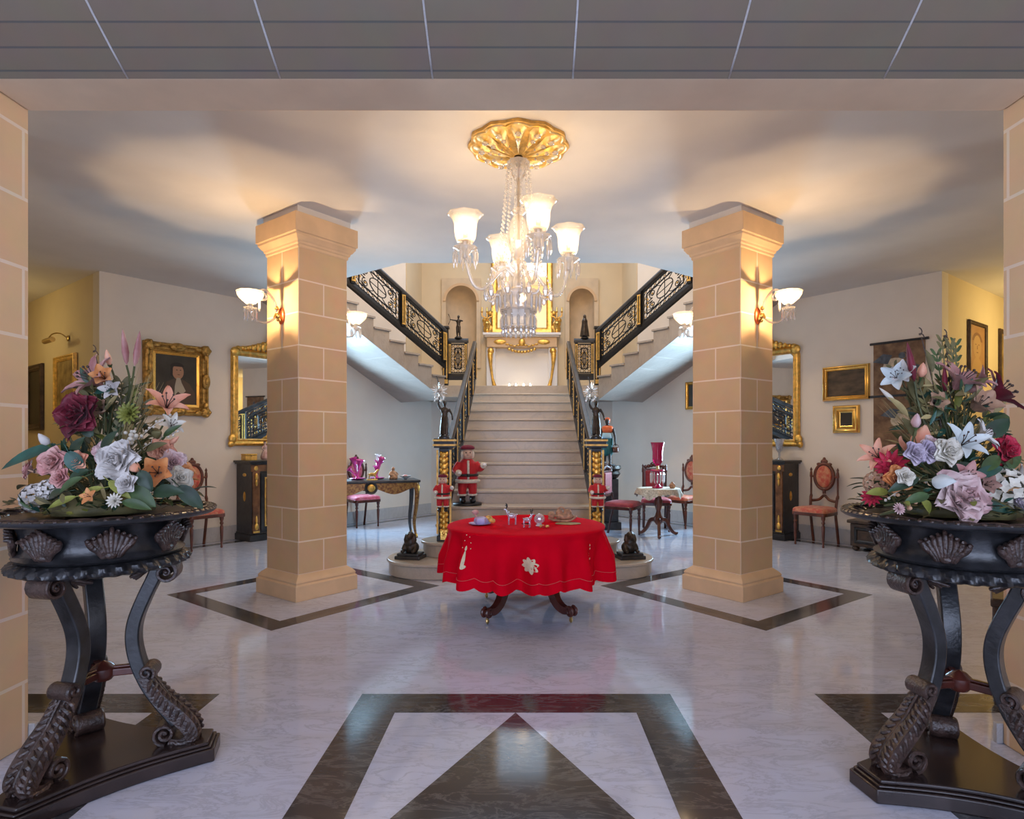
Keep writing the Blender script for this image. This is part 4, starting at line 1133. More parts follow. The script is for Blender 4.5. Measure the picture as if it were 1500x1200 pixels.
# ------------------------------------------------------------------ carved plant stands
def plant_stand(label, loc, rz):
    t = thing('plant_stand', label, 'plant stand', loc, rz)
    # plinth: triangle with cut corners and hollowed sides
    def tri(rc, cut, hollow):
        poly = []
        for k in range(3):
            a = R(120*k); b = R(120*(k+1))
            ca, sa = math.cos(a), math.sin(a)
            poly += [(rc*ca+cut*sa, rc*sa-cut*ca), (rc*ca-cut*sa, rc*sa+cut*ca)]
            p = Vector((rc*ca-cut*sa, rc*sa+cut*ca)); q = Vector((rc*math.cos(b)+cut*math.sin(b), rc*math.sin(b)-cut*math.cos(b)))
            mid = (p+q)/2; inn = -mid.normalized()
            for i in range(1, 12):
                u = i/12; v = p.lerp(q, u)+inn*hollow*math.sin(PI*u); poly.append((v.x, v.y))
        return poly
    m = MB(); m.prism(tri(.425,.075,.045), 0, .055); m.prism(tri(.412,.07,.045), .055, .066); m.prism(tri(.40,.065,.045), .066, .082)
    m.build('plinth', M['ebrown2'], t, smooth=30, bevel=.005)
    for k in range(3):
        Z = Matrix.Rotation(R(120*k), 4, 'Z')
        m = MB(); m.M = Z
        pp = bez([(.205,0,.835),(.185,0,.78),(.15,0,.70),(.118,0,.61),(.110,0,.53),(.125,0,.44),(.16,0,.345),(.205,0,.265),(.25,0,.20),(.275,0,.16)], 5)
        pp = [(p[0], p[2]) for p in pp]
        m.strap(pp, .068, .052)
        lg = m.build('leg', M['ebony'], t, smooth=40, bevel=.007)
        # top volute with leaf
        m = MB(); m.M = Z
        sp = spiral(.235, .805, .046, PI*.55, -1.7, 26, .12)
        m.strap(sp, .086, [.020-.012*i/26 for i in range(27)])
        for sy in (-1, 1):
            m.tube([(x, sy*.044, z) for x, z in sp], [.010-.005*i/26 for i in range(27)], 6)
        m.ball((.235,0,.805), (.018,.05,.018), 10, 8)
        for q in range(5):
            yy = -.05+.025*q
            m.tube(bez([(.20,yy*.5,.845),(.16,yy*.9,.82),(.115,yy*1.5,.80-.012*(2-abs(q-2)))],5), [.006+.006*math.sin(PI*i/10) for i in range(11)], 6)
        m.build('volute', M['ebrown'], lg, smooth=60)
        # acanthus covered foot: upper curl, swelling body, inner scroll
        m = MB(); m.M = Z
        body = bez([(.165,0,.375),(.200,0,.325),(.235,0,.27),(.285,0,.215),(.335,0,.155),(.352,0,.115),(.335,0,.092),(.30,0,.086),(.265,0,.092)], 5)
        body = [(p[0]-.02, p[2]+.0) for p in body]; nb = len(body)
        m.strap(body, [.078+.026*math.sin(PI*i/(nb-1)) for i in range(nb)], [.026+.032*math.sin(PI*min(1,i/(nb-1)*1.15)) for i in range(nb)])
        up = spiral(.166, .392, .030, -PI*.25, 1.35, 20, .2)
        m.strap(up, .088, .016)
        for sy in (-1,1): m.tube([(x, sy*.044, z) for x, z in up], .008, 6)
        lo = spiral(.232, .128, .044, -PI*.5, -1.7, 24, .15)
        m.strap(lo, .090, .016)
        for sy in (-1,1): m.tube([(x, sy*.045, z) for x, z in lo], .009, 6)
        m.ball((.232,0,.128), (.016,.05,.016), 10, 8)
        for i in range(3, nb-6, 2):
            x, z = body[i]; d = Vector((body[i+1][0]-body[i-1][0], body[i+1][1]-body[i-1][1])).normalized(); nx, nz = d.y, -d.x
            if nx < 0: nx, nz = -nx, -nz
            th = .014+.016*math.sin(PI*min(1, i/(nb-1)*1.15))
            for sy in (-1,1):
                m.tube([(x+nx*th*.9-d.x*.02, sy*.010, z+nz*th*.9-d.y*.02), (x+nx*th*1.05, sy*.030, z+nz*th*1.05), (x+nx*th*.4+d.x*.012, sy*.050, z+nz*th*.4+d.y*.012), (x-nx*th*.6+d.x*.03, sy*.050, z-nz*th*.6+d.y*.03)], [.006,.010,.009,.004], 6)
        for sy in (-1,0,1):
            m.tube([(x + (.022 if sy == 0 else .018), sy*.02, z+.012) for x, z in body[2:nb-12]], .006, 6)
        m.build('acanthus_foot', M['ebrown'], lg, smooth=60, bevel=.003)
        m = MB(); m.M = Z; m.box(.0,.125,-.02,.02,.385,.415); m.box(.0,.11,-.012,.012,.415,.425); m.build('stretcher', M['mahog'], t, smooth=0, bevel=.005)
    m = MB(); m.lathe([(0,.37),(.03,.37),(.045,.39),(.045,.42),(.025,.44),(0,.45)], 20); m.build('stretcher_boss', M['mahog'], t)
    g = lambda n, amt: (lambda a, r, z: r - amt*(1-abs(math.sin(n*a/2+z*9)))**1.2)
    m = MB(); m.lathe([(.18,.845),(.25,.838),(.295,.842),(.318,.852),(.322,.866),(.312,.880),(.290,.888),(.27,.89)], 216, mod=lambda a, r, z: r*(1-.075*(1-abs(math.sin(18*a+z*60)))) if r > .26 and z < .885 else r); m.build('gadroon_ring', M['ebony'], t, smooth=50)
    m = MB(); m.lathe([(.25,.885),(.285,.892),(.296,.905),(.282,.918),(.272,.93),(.270,.96),(.275,1.0),(.288,1.03),(.31,1.045),(.2,1.05)], 64); m.build('bowl', M['ebony'], t, smooth=60)
    m = MB(); m.lathe([(.30,1.040),(.37,1.044),(.405,1.050),(.416,1.058),(.418,1.068),(.410,1.074),(.395,1.073),(.36,1.062),(.30,1.055),(.0,1.052)], 96); rim = m.build('rim', M['ebony'], t, smooth=50)
    m = MB()
    for k in range(26):
        a = 2*PI*k/26
        m.tube([(.355*math.cos(a)+(.026*math.cos(b))*math.cos(a)-(.045*math.sin(b))*math.sin(a), .355*math.sin(a)+(.026*math.cos(b))*math.sin(a)+(.045*math.sin(b))*math.cos(a), 1.065+.008*math.cos(b)) for b in [2*PI*i/14 for i in range(14)]], .006, 5, closed=True)
    for k in range(70):
        a = 2*PI*k/70; m.ball((.409*math.cos(a), .409*math.sin(a), 1.070), (.010,.010,.007), 6, 4)
    m.build('carved_guilloche', M['ebrown'], rim, smooth=60)
    for k in range(8):
        a = R(45*k+22); m = MB(); m.M = Matrix.Rotation(a, 4, 'Z')
        for q in range(-4, 5):
            sp_ = abs(q)*.8
            w1 = q*.0135
            m.tube(bez([(.282,w1*.45,.915),(.286,w1*.75,.945),(.286,w1*1.1,.975-.004*sp_),(.293,w1*1.35,1.015-.010*sp_),(.312,w1*1.4,1.030-.014*sp_)],5), [(.007+.0075*math.sin(PI*min(1,i/20*.92+.05)))*(1-.35*(i/20)**4) for i in range(21)], 6)
        m.surf(lambda u, v: Vector((.284+.012*math.sin(PI*u)*(1-(2*v-1)**2), (v-.5)*2*(.022+.040*u), .915+.095*u-.02*abs(2*v-1)*u)), 6, 8)
        m.ball((.285,0,.925), (.014,.024,.016), 8, 6)
        m.build('acanthus_leaf', M['ebrown'], t, smooth=60)
    return t
LS = (-1.70, 2.48); RS = (1.76, 2.38)
stL = plant_stand('dark carved three-legged plant stand by the left opening pier', (LS[0], LS[1], 0), R(18))
stR = dup(stL, (RS[0], RS[1], 0), R(69), 'dark carved three-legged plant stand by the right opening pier')

# ------------------------------------------------------------------ flowers
def aim(d):
    return Vector(d).normalized().to_track_quat('Z', 'Y').to_matrix().to_4x4()
def petal(m, Mx, L_, W_, tilt, bend, cup=.25, ruf=0, ph=0, tip=.6, nu=7, nv=6, r0=0.0):
    def fn(u, v):
        s_ = (v-.5)*2
        w = W_*(math.sin(PI*min(1, (u*.93+.04))**tip)**.75)
        # arc from the axis outward: angle grows from tilt by bend
        n = 10; x = r0; z = 0
        steps = max(1, int(u*n)); 
        for i in range(steps):
            an = tilt + bend*(i/n); x += math.sin(an)*L_*u/steps; z += math.cos(an)*L_*u/steps
        an = tilt + bend*u
        c = cup*w*s_*s_
        rz_ = ruf*L_*math.sin(5*s_+ph)*u*u
        return Vector((x - math.cos(an)*c*1.0 + math.cos(an)*rz_*-1, s_*w, z + math.sin(an)*c + math.sin(an)*rz_))
    sv = m.M; m.M = Mx; m.surf(fn, nu, nv); m.M = sv
def rose(m, r, full=3, ruf=.05):
    for ring, (n, L_, W_, tilt, bend) in enumerate(((3,.82,.26,-.16,.05),(4,.84,.34,-.05,.22),(5,.90,.44,.10,.42),(6,.96,.52,.36,.70),(7,1.06,.56,.66,.85),(8,1.12,.58,.95,.75))[:full+3]):
        for k in range(n):
            petal(m, m.M @ Matrix.Rotation(2*PI*(k+.5*ring+.13*ring*k)/n, 4, 'Z'), r*L_, r*W_, tilt, bend, .35, ruf, k*2.1, .7, r0=r*.06)
def lily(m, r, n=6, tilt=.55, bend=1.0, w=.24):
    for k in range(n):
        petal(m, m.M @ Matrix.Rotation(2*PI*k/n, 4, 'Z'), r*(1.25 if k % 2 else 1.18), r*w, tilt, bend, .45, .02, k, .75, r0=r*.04)
    m.mi = 1
    for k in range(5):
        a = 2*PI*k/5; m.tube([(0,0,0),(.12*r*math.cos(a),.12*r*math.sin(a),.5*r),(.25*r*math.cos(a),.25*r*math.sin(a),.8*r)], .018*r, 5); m.ball((.25*r*math.cos(a),.25*r*math.sin(a),.82*r), .05*r, 6, 4)
    m.mi = 0
def bud(m, r, k=.26):
    m.lathe([(0,0),(r*k*.6,.15*r),(r*k,.5*r),(r*k*.85,.85*r),(r*k*.4,1.25*r),(0,1.45*r)], 12, mod=lambda a, q, z: q*(1+.12*math.cos(3*a)))
def dahlia(m, r):
    for ring, (n, L_, tilt) in enumerate(((5,.45,.1),(8,.7,.45),(11,.9,.85),(13,1.0,1.2))):
        for k in range(n): petal(m, m.M @ Matrix.Rotation(2*PI*(k+.5*ring)/n, 4, 'Z'), r*L_, r*.17, tilt, .35, .5, 0, k, .8, 5, 4)
def hydrangea(m, r):
    for i in range(34):
        z = 1-1.25*(i+.5)/34; a = i*2.39996; rr = math.sqrt(max(0, 1-z*z)); d = Vector((rr*math.cos(a), rr*math.sin(a), z))
        sv = m.M; m.M = sv @ Matrix.Translation(d*r*.80) @ aim(d)
        for k in range(4): petal(m, m.M @ Matrix.Rotation(PI/2*k+i, 4, 'Z'), r*.30, r*.14, 1.0, .4, .2, 0, k, .6, 3, 3)
        m.M = sv
def berries(m, r):
    for i in range(9): m.ball((r*(rnd.random()-.5)*1.6, r*(rnd.random()-.5)*1.6, r*(rnd.random()*1.2)), r*.22, 7, 5)
KIND = dict(rose=rose, peony=lambda m, r: rose(m, r, 3, .10), lily=lily, bud=bud, tulip=lambda m, r: bud(m, r, .42), dahlia=dahlia, hydrangea=hydrangea,
            trumpet=lambda m, r: lily(m, r, 5, .35, .75, .42), orchid=lambda m, r: lily(m, r, 5, .9, .3, .36), berries=berries,
            longbud=lambda m, r: bud(m, r, .13), calla=lambda m, r: petal(m, m.M, r*1.3, r*.5, .15, .8, -.5, .03, 0, .6, 9, 8))
FN = dict(rose='rose', peony='peony', lily='lily', bud='flower_bud', tulip='tulip', dahlia='dahlia', hydrangea='hydrangea', trumpet='hibiscus', orchid='orchid', berries='berry_cluster', longbud='lily_bud', calla='calla')
def leafmesh(L_, W_, bend, fold, name='leaf'):
    m = MB()
    def fn(u, v):
        s_ = (v-.5)*2; w = W_*math.sin(PI*min(1, u*.97+.03)**.8)**.8
        an = bend*u; 
        x = L_*(math.sin(an)/bend if abs(bend) > .01 else u); z = L_*((1-math.cos(an))/bend if abs(bend) > .01 else 0)
        return Vector((x, s_*w*math.cos(fold), -z + abs(s_)*w*math.sin(fold) + .03*W_*math.sin(6*u+3*s_)))
    m.surf(fn, 8, 4); m.tube([fn(0,.5)-Vector((.04,0,.004)), fn(.05,.5)], .002, 5)
    return m
LEAVES = []
def arrangement(label, base, flowers, leaves, sprays, seed):
    r_ = random.Random(seed)
    t = thing('flower_arrangement', label, 'flower arrangement', (base[0], base[1], 1.066))
    B = Vector((base[0], base[1], 1.066))
    # shallow moss base hiding the holder
    m = MB(); m.lathe([(.19,0),(.185,.03),(.13,.075),(0,.09)], 28, mod=lambda a, r, z: r*(1+.06*math.sin(9*a)+.04*math.sin(23*a+z*50))); m.build('moss_base', M['olive'], t, smooth=180)
    for (kind, px, py, rp, colr, dy, dirv) in flowers:
        Y = base[1]+dy; P = PX(px, py, Y) - B; r = rp*1.22*Y/F
        d = Vector(dirv)
        d = d + Vector((r_.uniform(-.12,.12), r_.uniform(-.1,.1), r_.uniform(-.1,.1)))
        m = MB(); m.M = Matrix.Translation(P - d.normalized()*r*.35) @ aim(d) @ Matrix.Rotation(r_.random()*6, 4, 'Z')
        KIND[kind](m, r)
        o = m.build(FN[kind], [PET[colr] if colr in PET else M[colr], M['twig']], t, smooth=180)
        # stem curving down into the base
        q = P - d.normalized()*r*.35
        c = Vector((q.x*.22, q.y*.22+.01, .05))
        m = MB(); m.tube(bez([q, q - d.normalized()*min(.10, q.length*.25), q.lerp(c, .6), c], 5), .0042, 5); m.build('stem', M['stem'], o)
        if kind in ('rose','peony','tulip','bud','dahlia'):
            m = MB(); m.M = Matrix.Translation(q) @ aim(d); m.lathe([(0,-.02*1),(r*.16,0),(r*.2,r*.1),(0,r*.1)], 8); m.build('calyx', M['grn2'], o)
    for (px, py, Lp, Wp, ang, colr, dy) in leaves:
        # leaf with its root at the given pixel, pointing at image angle ang (degrees, ccw from right)
        Y = base[1]+dy; P = PX(px, py, Y) - B; L_ = Lp*Y/F; W_ = Wp*.78*Y/F
        m = leafmesh(L_, W_, r_.uniform(.2,.8), r_.uniform(.15,.45))
        o = m.build('leaf', M[colr], t, smooth=180); o.location = P
        o.rotation_euler = (R(r_.uniform(35,75)), R(-ang), 0)
        o.rotation_mode = 'XYZ'
        a = R(ang); X = Vector((math.cos(a), r_.uniform(-.35,.15), math.sin(a))).normalized(); Nn = Vector((0,-1,.6)); Nn = (Nn - X*Nn.dot(X)).normalized(); Yv = Nn.cross(X)
        o.rotation_mode = 'QUATERNION'; o.rotation_quaternion = Matrix((X, Yv, Nn)).transposed().to_quaternion()
    # filler leaves tucked all round, sharing a few meshes
    pool = []
    for (L_, W_, c) in ((.105,.024,'grn'),(.09,.018,'grn2'),(.075,.015,'grn3'),(.10,.022,'grn4'),(.10,.016,'olive')):
        m = leafmesh(L_, W_, .6, .3); o = m.build('leaf', M[c], t, smooth=180); pool.append(o)
    def put(o, i):
        a = i*2.39996+r_.random()*.4; rr = .06+.27*r_.random(); h = .03+.36*r_.random()**1.2*(1-rr/.42)
        yy = rr*math.sin(a)+.03
        if yy < -.08 and h > .08: yy = -yy
        o.location = (rr*math.cos(a), yy, h)
        X = Vector((math.cos(a+r_.uniform(-.7,.7)), math.sin(a+r_.uniform(-.7,.7)), r_.uniform(-.05,.6))).normalized(); Nn = Vector((0,0,1)); Nn = (Nn-X*Nn.dot(X)).normalized()
        o.rotation_mode = 'QUATERNION'; o.rotation_quaternion = Matrix((X, Nn.cross(X), Nn)).transposed().to_quaternion()
    for i in range(78):
        if i < 5: o = pool[i]
        else:
            o = bpy.data.objects.new('leaf', pool[(i*7) % 5].data); COL.objects.link(o); o.parent = t
        put(o, i)
    # grasses, twigs and seed sprays
    for (px, py, px2, py2, kind, dy) in sprays:
        Y = base[1]+dy; a = PX(px, py, Y)-B; b = PX(px2, py2, Y+.02)-B; m = MB()
        if kind == 'grass':
            for q in range(7):
                o_ = Vector((r_.uniform(-.035,.035), r_.uniform(-.03,.03), r_.uniform(-.03,.03)))
                mid = a.lerp(b, .55)+o_*.6+Vector((0,0,.01))
                pts = bez([a, mid, b+o_], 5); m.tube(pts, [.004*(1-.85*i/(len(pts)-1)) for i in range(len(pts))], 4, flat=.4)
            m.build('grass_spray', M['straw'], t, smooth=180)
        elif kind == 'twig':
            pts = bez([a, a.lerp(b,.5)+Vector((.01,0,.01)), b], 5)
            cr = [b + Vector((.012*math.cos(i*.9)*(1-i/14)+ (b-a).normalized().x*.004*i, 0, .012*math.sin(i*.9)*(1-i/14)+(b-a).normalized().z*.004*i)) for i in range(12)]
            m.tube(pts+cr, .0022, 5); m.build('curled_twig', M['twig'], t, smooth=180)
        elif kind == 'beads':
            pts = bez([a, a.lerp(b,.5)+Vector((.0,0,.02)), b], 6); m.tube(pts, .0018, 4)
            for i in range(3, len(pts)): m.ball(Vector(pts[i])+Vector((r_.uniform(-.008,.008), 0, r_.uniform(-.008,.008))), .006, 6, 4)
            m.build('seed_spray', M['fur'], t, smooth=180)
        else:
            pts = bez([a, a.lerp(b,.5)+Vector((.01,0,.0)), b], 6); m.tube(pts, .0028, 4)
            for i in range(2, len(pts)):
                for sg in (-1, 1):
                    p = Vector(pts[i]); dd = (b-a).normalized(); sd = Vector((-dd.z, -.3, dd.x))*sg
                    m.surf(lambda u, v, p=p, sd=sd, dd=dd: p + (sd*.7+dd*.6)*(.045*u) + dd.cross(sd).normalized().cross(sd)*((v-.5)*.022*math.sin(PI*min(1,u*.95+.05))), 4, 2)
            m.build('leafy_sprig', M[kind], t, smooth=180)
    # dense mixed foliage filling the heart of the bouquet: too many to count
    m = MB()
    for i in range(520):
        h = .02 + .50*r_.random()**1.45; rmax = .285*(1-h/.60)**.8 + .02; rr = rmax*math.sqrt(r_.random()); a = r_.uniform(0, 2*PI)
        p = Vector((rr*math.cos(a), rr*math.sin(a)+.05, h))
        if p.y < -.06 and h > .07: p.y = abs(p.y)*.8
        X = Vector((math.cos(a)*r_.uniform(.1,1), math.sin(a)*r_.uniform(.1,1), r_.uniform(-.2,1.1)))+Vector((r_.uniform(-.5,.5), r_.uniform(-.5,.5), 0)); X.normalize()
        Nn = Vector((r_.uniform(-.6,.6), -1, r_.uniform(.1,1))); Nn = (Nn-X*Nn.dot(X)).normalized(); Yv = Nn.cross(X)
        L_ = r_.uniform(.035,.085); W_ = L_*r_.uniform(.18,.42); m.mi = r_.choice((0,0,1,2,2,3,4) if h < .25 else (0,2,2,2,3,4,4))
        m.surf(lambda u, v: p + X*(L_*u) + Yv*((v-.5)*W_*math.sin(PI*min(1,u*.94+.06))) + Nn*(-.25*L_*u*u + .25*W_*abs(v-.5)), 5, 2)
        if i % 4 == 0: m.mi = 5; m.tube(bez([(0,0,.03), (p.x*.35, p.y*.35, p.z*.55+.02), p], 3), .0018, 4)
    o = m.build('mixed_foliage', [M['grn'], M['grn2'], M['olive'], M['grn4'], M['straw'], M['stem']], t, smooth=180); o['kind'] = 'stuff'
    # trailing vine leaves over the rim: too many to count
    m = MB()
    for i in range(150):
        a = r_.uniform(0, 2*PI); rr = .16+.17*r_.random(); h = .012+.05*r_.random()
        p = Vector((rr*math.cos(a), rr*math.sin(a), h)); X = Vector((r_.uniform(-1,1), r_.uniform(-1,1), r_.uniform(-.2,.6))).normalized(); Nn = Vector((0,0,1)); Nn = (Nn-X*Nn.dot(X)).normalized(); Yv = Nn.cross(X)
        L_ = r_.uniform(.025,.045); m.mi = i % 3
        m.surf(lambda u, v: p + X*(L_*u) + Yv*((v-.5)*L_*.6*math.sin(PI*min(1,u*.95+.05))) + Nn*(-.006*u*u), 4, 2)
    o = m.build('small_foliage', [M['grn'], M['grn3'], M['olive']], t, smooth=180); o['kind'] = 'stuff'
    return t
FW = (0,-1,.25); UP = (.0,-.35,1); LF = (-.8,-.7,.3); RT = (.8,-.7,.3); DN = (0,-1,-.05)
arrangement('silk flowers with a burgundy rose and mauve lily buds on the left stand', LS, [
 ('rose',112,607,27,'burgundy',-.08,FW), ('dahlia',100,633,13,'burgundy',-.06,LF), ('tulip',68,648,12,'white',-.08,(-.4,-.4,.8)),
 ('lily',137,556,33,'mauve',-.02,(-.45,-.75,.55)), ('trumpet',152,553,17,'orange',-.06,(.2,-.9,.3)), ('bud',160,530,14,'peach',0,UP),
 ('longbud',184,522,30,'mauve',.0,(.05,-.1,1)), ('longbud',199,524,30,'mauve',.02,(.12,-.1,1)),
 ('lily',245,592,26,'peach',.02,(.5,-.6,.7)), ('rose',238,660,15,'peach',-.02,RT), ('bud',252,648,12,'peach',0,(.8,-.3,.6)), ('rose',254,678,16,'blush',-.02,RT),
 ('peony',171,676,25,'white',-.20,FW), ('peony',152,662,13,'blush',-.15,FW), ('trumpet',230,692,24,'orange',-.14,(.3,-1,.1)), ('tulip',198,684,14,'peach',-.2,(.5,-.8,-.4)),
 ('rose',185,708,13,'white',-.26,FW), ('rose',264,700,15,'ivory',-.04,RT), ('rose',272,690,11,'orange',0,RT),
 ('rose',77,676,18,'pink',-.14,FW), ('rose',113,675,12,'peach',-.18,FW), ('rose',88,700,12,'pink',-.16,FW), ('rose',42,688,12,'pink',-.04,LF), ('bud',60,692,12,'tan',-.06,LF),
 ('hydrangea',44,728,19,'white',-.08,LF), ('hydrangea',66,716,13,'white',-.12,FW), ('dahlia',166,733,10,'ivory',-.30,FW), ('orchid',130,727,10,'orange',-.28,FW),
 ('berries',185,650,14,'ivory',-.1,UP), ('berries',200,640,10,'ivory',-.05,UP), ('trumpet',148,600,16,'tan',-.02,FW), ('dahlia',186,605,15,'grn3',-.05,FW), ('tulip',228,637,13,'olive',-.04,RT),
 ('orchid',163,570,13,'white',-.03,FW), ('lily',252,622,15,'ivory',.02,(.6,-.6,.4)), ('dahlia',60,668,9,'tan',-.02,LF)],
 [(82,652,85,13,200,'grn4',-.05),(150,665,44,14,55,'grn',-.16),(105,668,34,13,60,'grn',-.1),(100,662,40,15,-60,'grn4',-.2),(135,640,34,11,120,'grn',-.06),(262,712,48,15,-45,'grn',-.1),(190,715,46,17,-35,'grn2',-.24),
  (225,722,44,15,10,'grn',-.2),(140,575,26,9,20,'grn4',-.03),(215,660,34,9,25,'olive',-.08),(240,640,30,8,40,'grn2',-.02),(120,700,40,10,-150,'grn2',-.2),(150,715,46,9,-165,'grn3',-.26),(110,728,40,8,200,'grn3',-.26),(160,705,44,9,-30,'grn3',-.25),(95,720,46,10,190,'grn',-.2),(180,735,40,10,-10,'grn2',-.28),(205,690,36,14,-60,'grn',-.22),(130,690,34,12,200,'grn',-.18)],
 [(172,690,215,548,'grass',0),(175,690,232,562,'grass',.02),(170,690,205,560,'grass',-.03),(172,690,150,578,'grn2',.02),(165,690,140,520,'twig',.03),(190,660,248,610,'beads',0),(180,680,262,632,'beads',-.03),(168,690,178,560,'olive',0),(170,690,190,575,'grn3',.03),(150,690,58,690,'twig',-.1),(160,700,210,590,'olive',.05),(165,690,158,590,'grn2',.03)], 3)
arrangement('silk flowers with a big blush peony and crimson dahlia on the right stand', RS, [
 ('longbud',1337,545,34,'burgundy',0,(-.25,-.1,1)), ('longbud',1384,566,24,'burgundy',0,(-.05,-.2,1)), ('lily',1407,558,34,'mauve',-.02,(.25,-.5,.9)), ('orchid',1440,552,14,'mauve',0,RT),
 ('lily',1462,578,34,'burgundy',0,(.7,-.4,.5)), ('trumpet',1434,594,25,'tan',-.05,(.1,-.9,.5)), ('tulip',1350,548,13,'peach',0,UP), ('orchid',1312,552,17,'pale',.02,LF), ('orchid',1322,546,15,'white',.02,LF),
 ('longbud',1306,585,22,'ivory',.02,(-.9,-.2,.6)), ('tulip',1342,622,13,'blush',-.05,UP), ('lily',1413,648,27,'pale',-.14,(-.1,-.8,.5)), ('lily',1440,638,22,'white',-.1,(.6,-.5,.5)), ('rose',1475,661,20,'crimson',-.06,(.4,-.9,.2)),
 ('dahlia',1303,681,22,'crimson',-.08,LF), ('lily',1285,668,22,'peach',-.02,(-.7,-.5,.5)), ('calla',1320,658,22,'peach',-.06,(-.8,-.4,.3)), ('calla',1348,645,22,'peach',-.04,(.1,-.4,.9)),
 ('rose',1341,664,14,'lilac',-.16,FW), ('rose',1364,662,14,'lilac',-.16,FW), ('peony',1389,662,17,'ivory',-.18,FW), ('rose',1362,650,10,'blush',-.1,FW),
 ('hydrangea',1281,706,15,'tan',-.06,LF), ('dahlia',1276,727,13,'crimson',-.05,LF), ('peony',1316,702,16,'orange',-.16,FW), ('rose',1326,698,11,'ivory',-.2,FW),
 ('peony',1409,727,33,'blush',-.24,(.05,-1,.35)), ('hydrangea',1478,715,29,'ivory',-.12,FW), ('orchid',1496,700,18,'white',-.1,RT), ('calla',1372,702,20,'pale',-.24,(.1,-.9,.3)), ('orchid',1418,696,17,'mauve',-.2,FW),
 ('trumpet',1445,710,15,'bronze',-.15,FW), ('bud',1356,718,10,'grn4',-.24,FW), ('bud',1330,738,12,'grn3',-.24,LF), ('berries',1325,736,11,'terra',-.22,FW), ('rose',1490,735,13,'lilac',-.14,RT), ('dahlia',1318,745,8,'blush',-.24,FW), ('trumpet',1370,590,16,'tan',0,FW), ('tulip',1425,572,12,'mauve',-.03,FW)],
 [(1445,640,44,16,40,'grn',-.05),(1455,615,34,12,15,'grn2',-.02),(1438,690,50,13,35,'grn2',-.15),(1425,700,60,11,25,'grn4',-.16),(1340,640,34,10,110,'olive',-.03),(1370,610,40,11,75,'grn2',0),(1380,600,36,12,110,'grn4',.0),(1352,600,40,9,125,'olive',.02),(1400,600,42,8,80,'grn3',.02),
  (1345,700,46,11,200,'grn',-.2),(1360,725,40,10,190,'grn2',-.24),(1435,740,60,10,-5,'grn4',-.2),(1445,735,50,10,-20,'grn',-.2),(1340,585,38,9,100,'olive',.02),(1365,545,40,8,95,'olive',.02),(1395,690,36,11,20,'grn',-.16),(1300,720,36,9,180,'grn3',-.12),(1350,735,30,12,-40,'grn3',-.24),(1470,690,40,9,40,'grn2',-.1),(1330,610,44,9,135,'straw',0)],
 [(1385,700,1290,590,'grass',.02),(1385,700,1310,610,'grass',0),(1385,690,1330,530,'twig',.02),(1388,690,1350,495,'twig',.02),(1390,690,1380,500,'olive',.03),(1392,690,1372,520,'grn2',.02),(1395,690,1400,505,'grn2',.04),(1395,690,1385,498,'twig',.03),(1392,690,1455,600,'grn3',0),(1385,700,1345,560,'olive',.0),(1390,690,1310,540,'olive',.03),(1400,620,1392,505,'olive',.03),(1380,700,1300,730,'beads',-.15),(1390,690,1430,580,'grn2',.04),(1398,690,1350,600,'straw',.03)], 9)

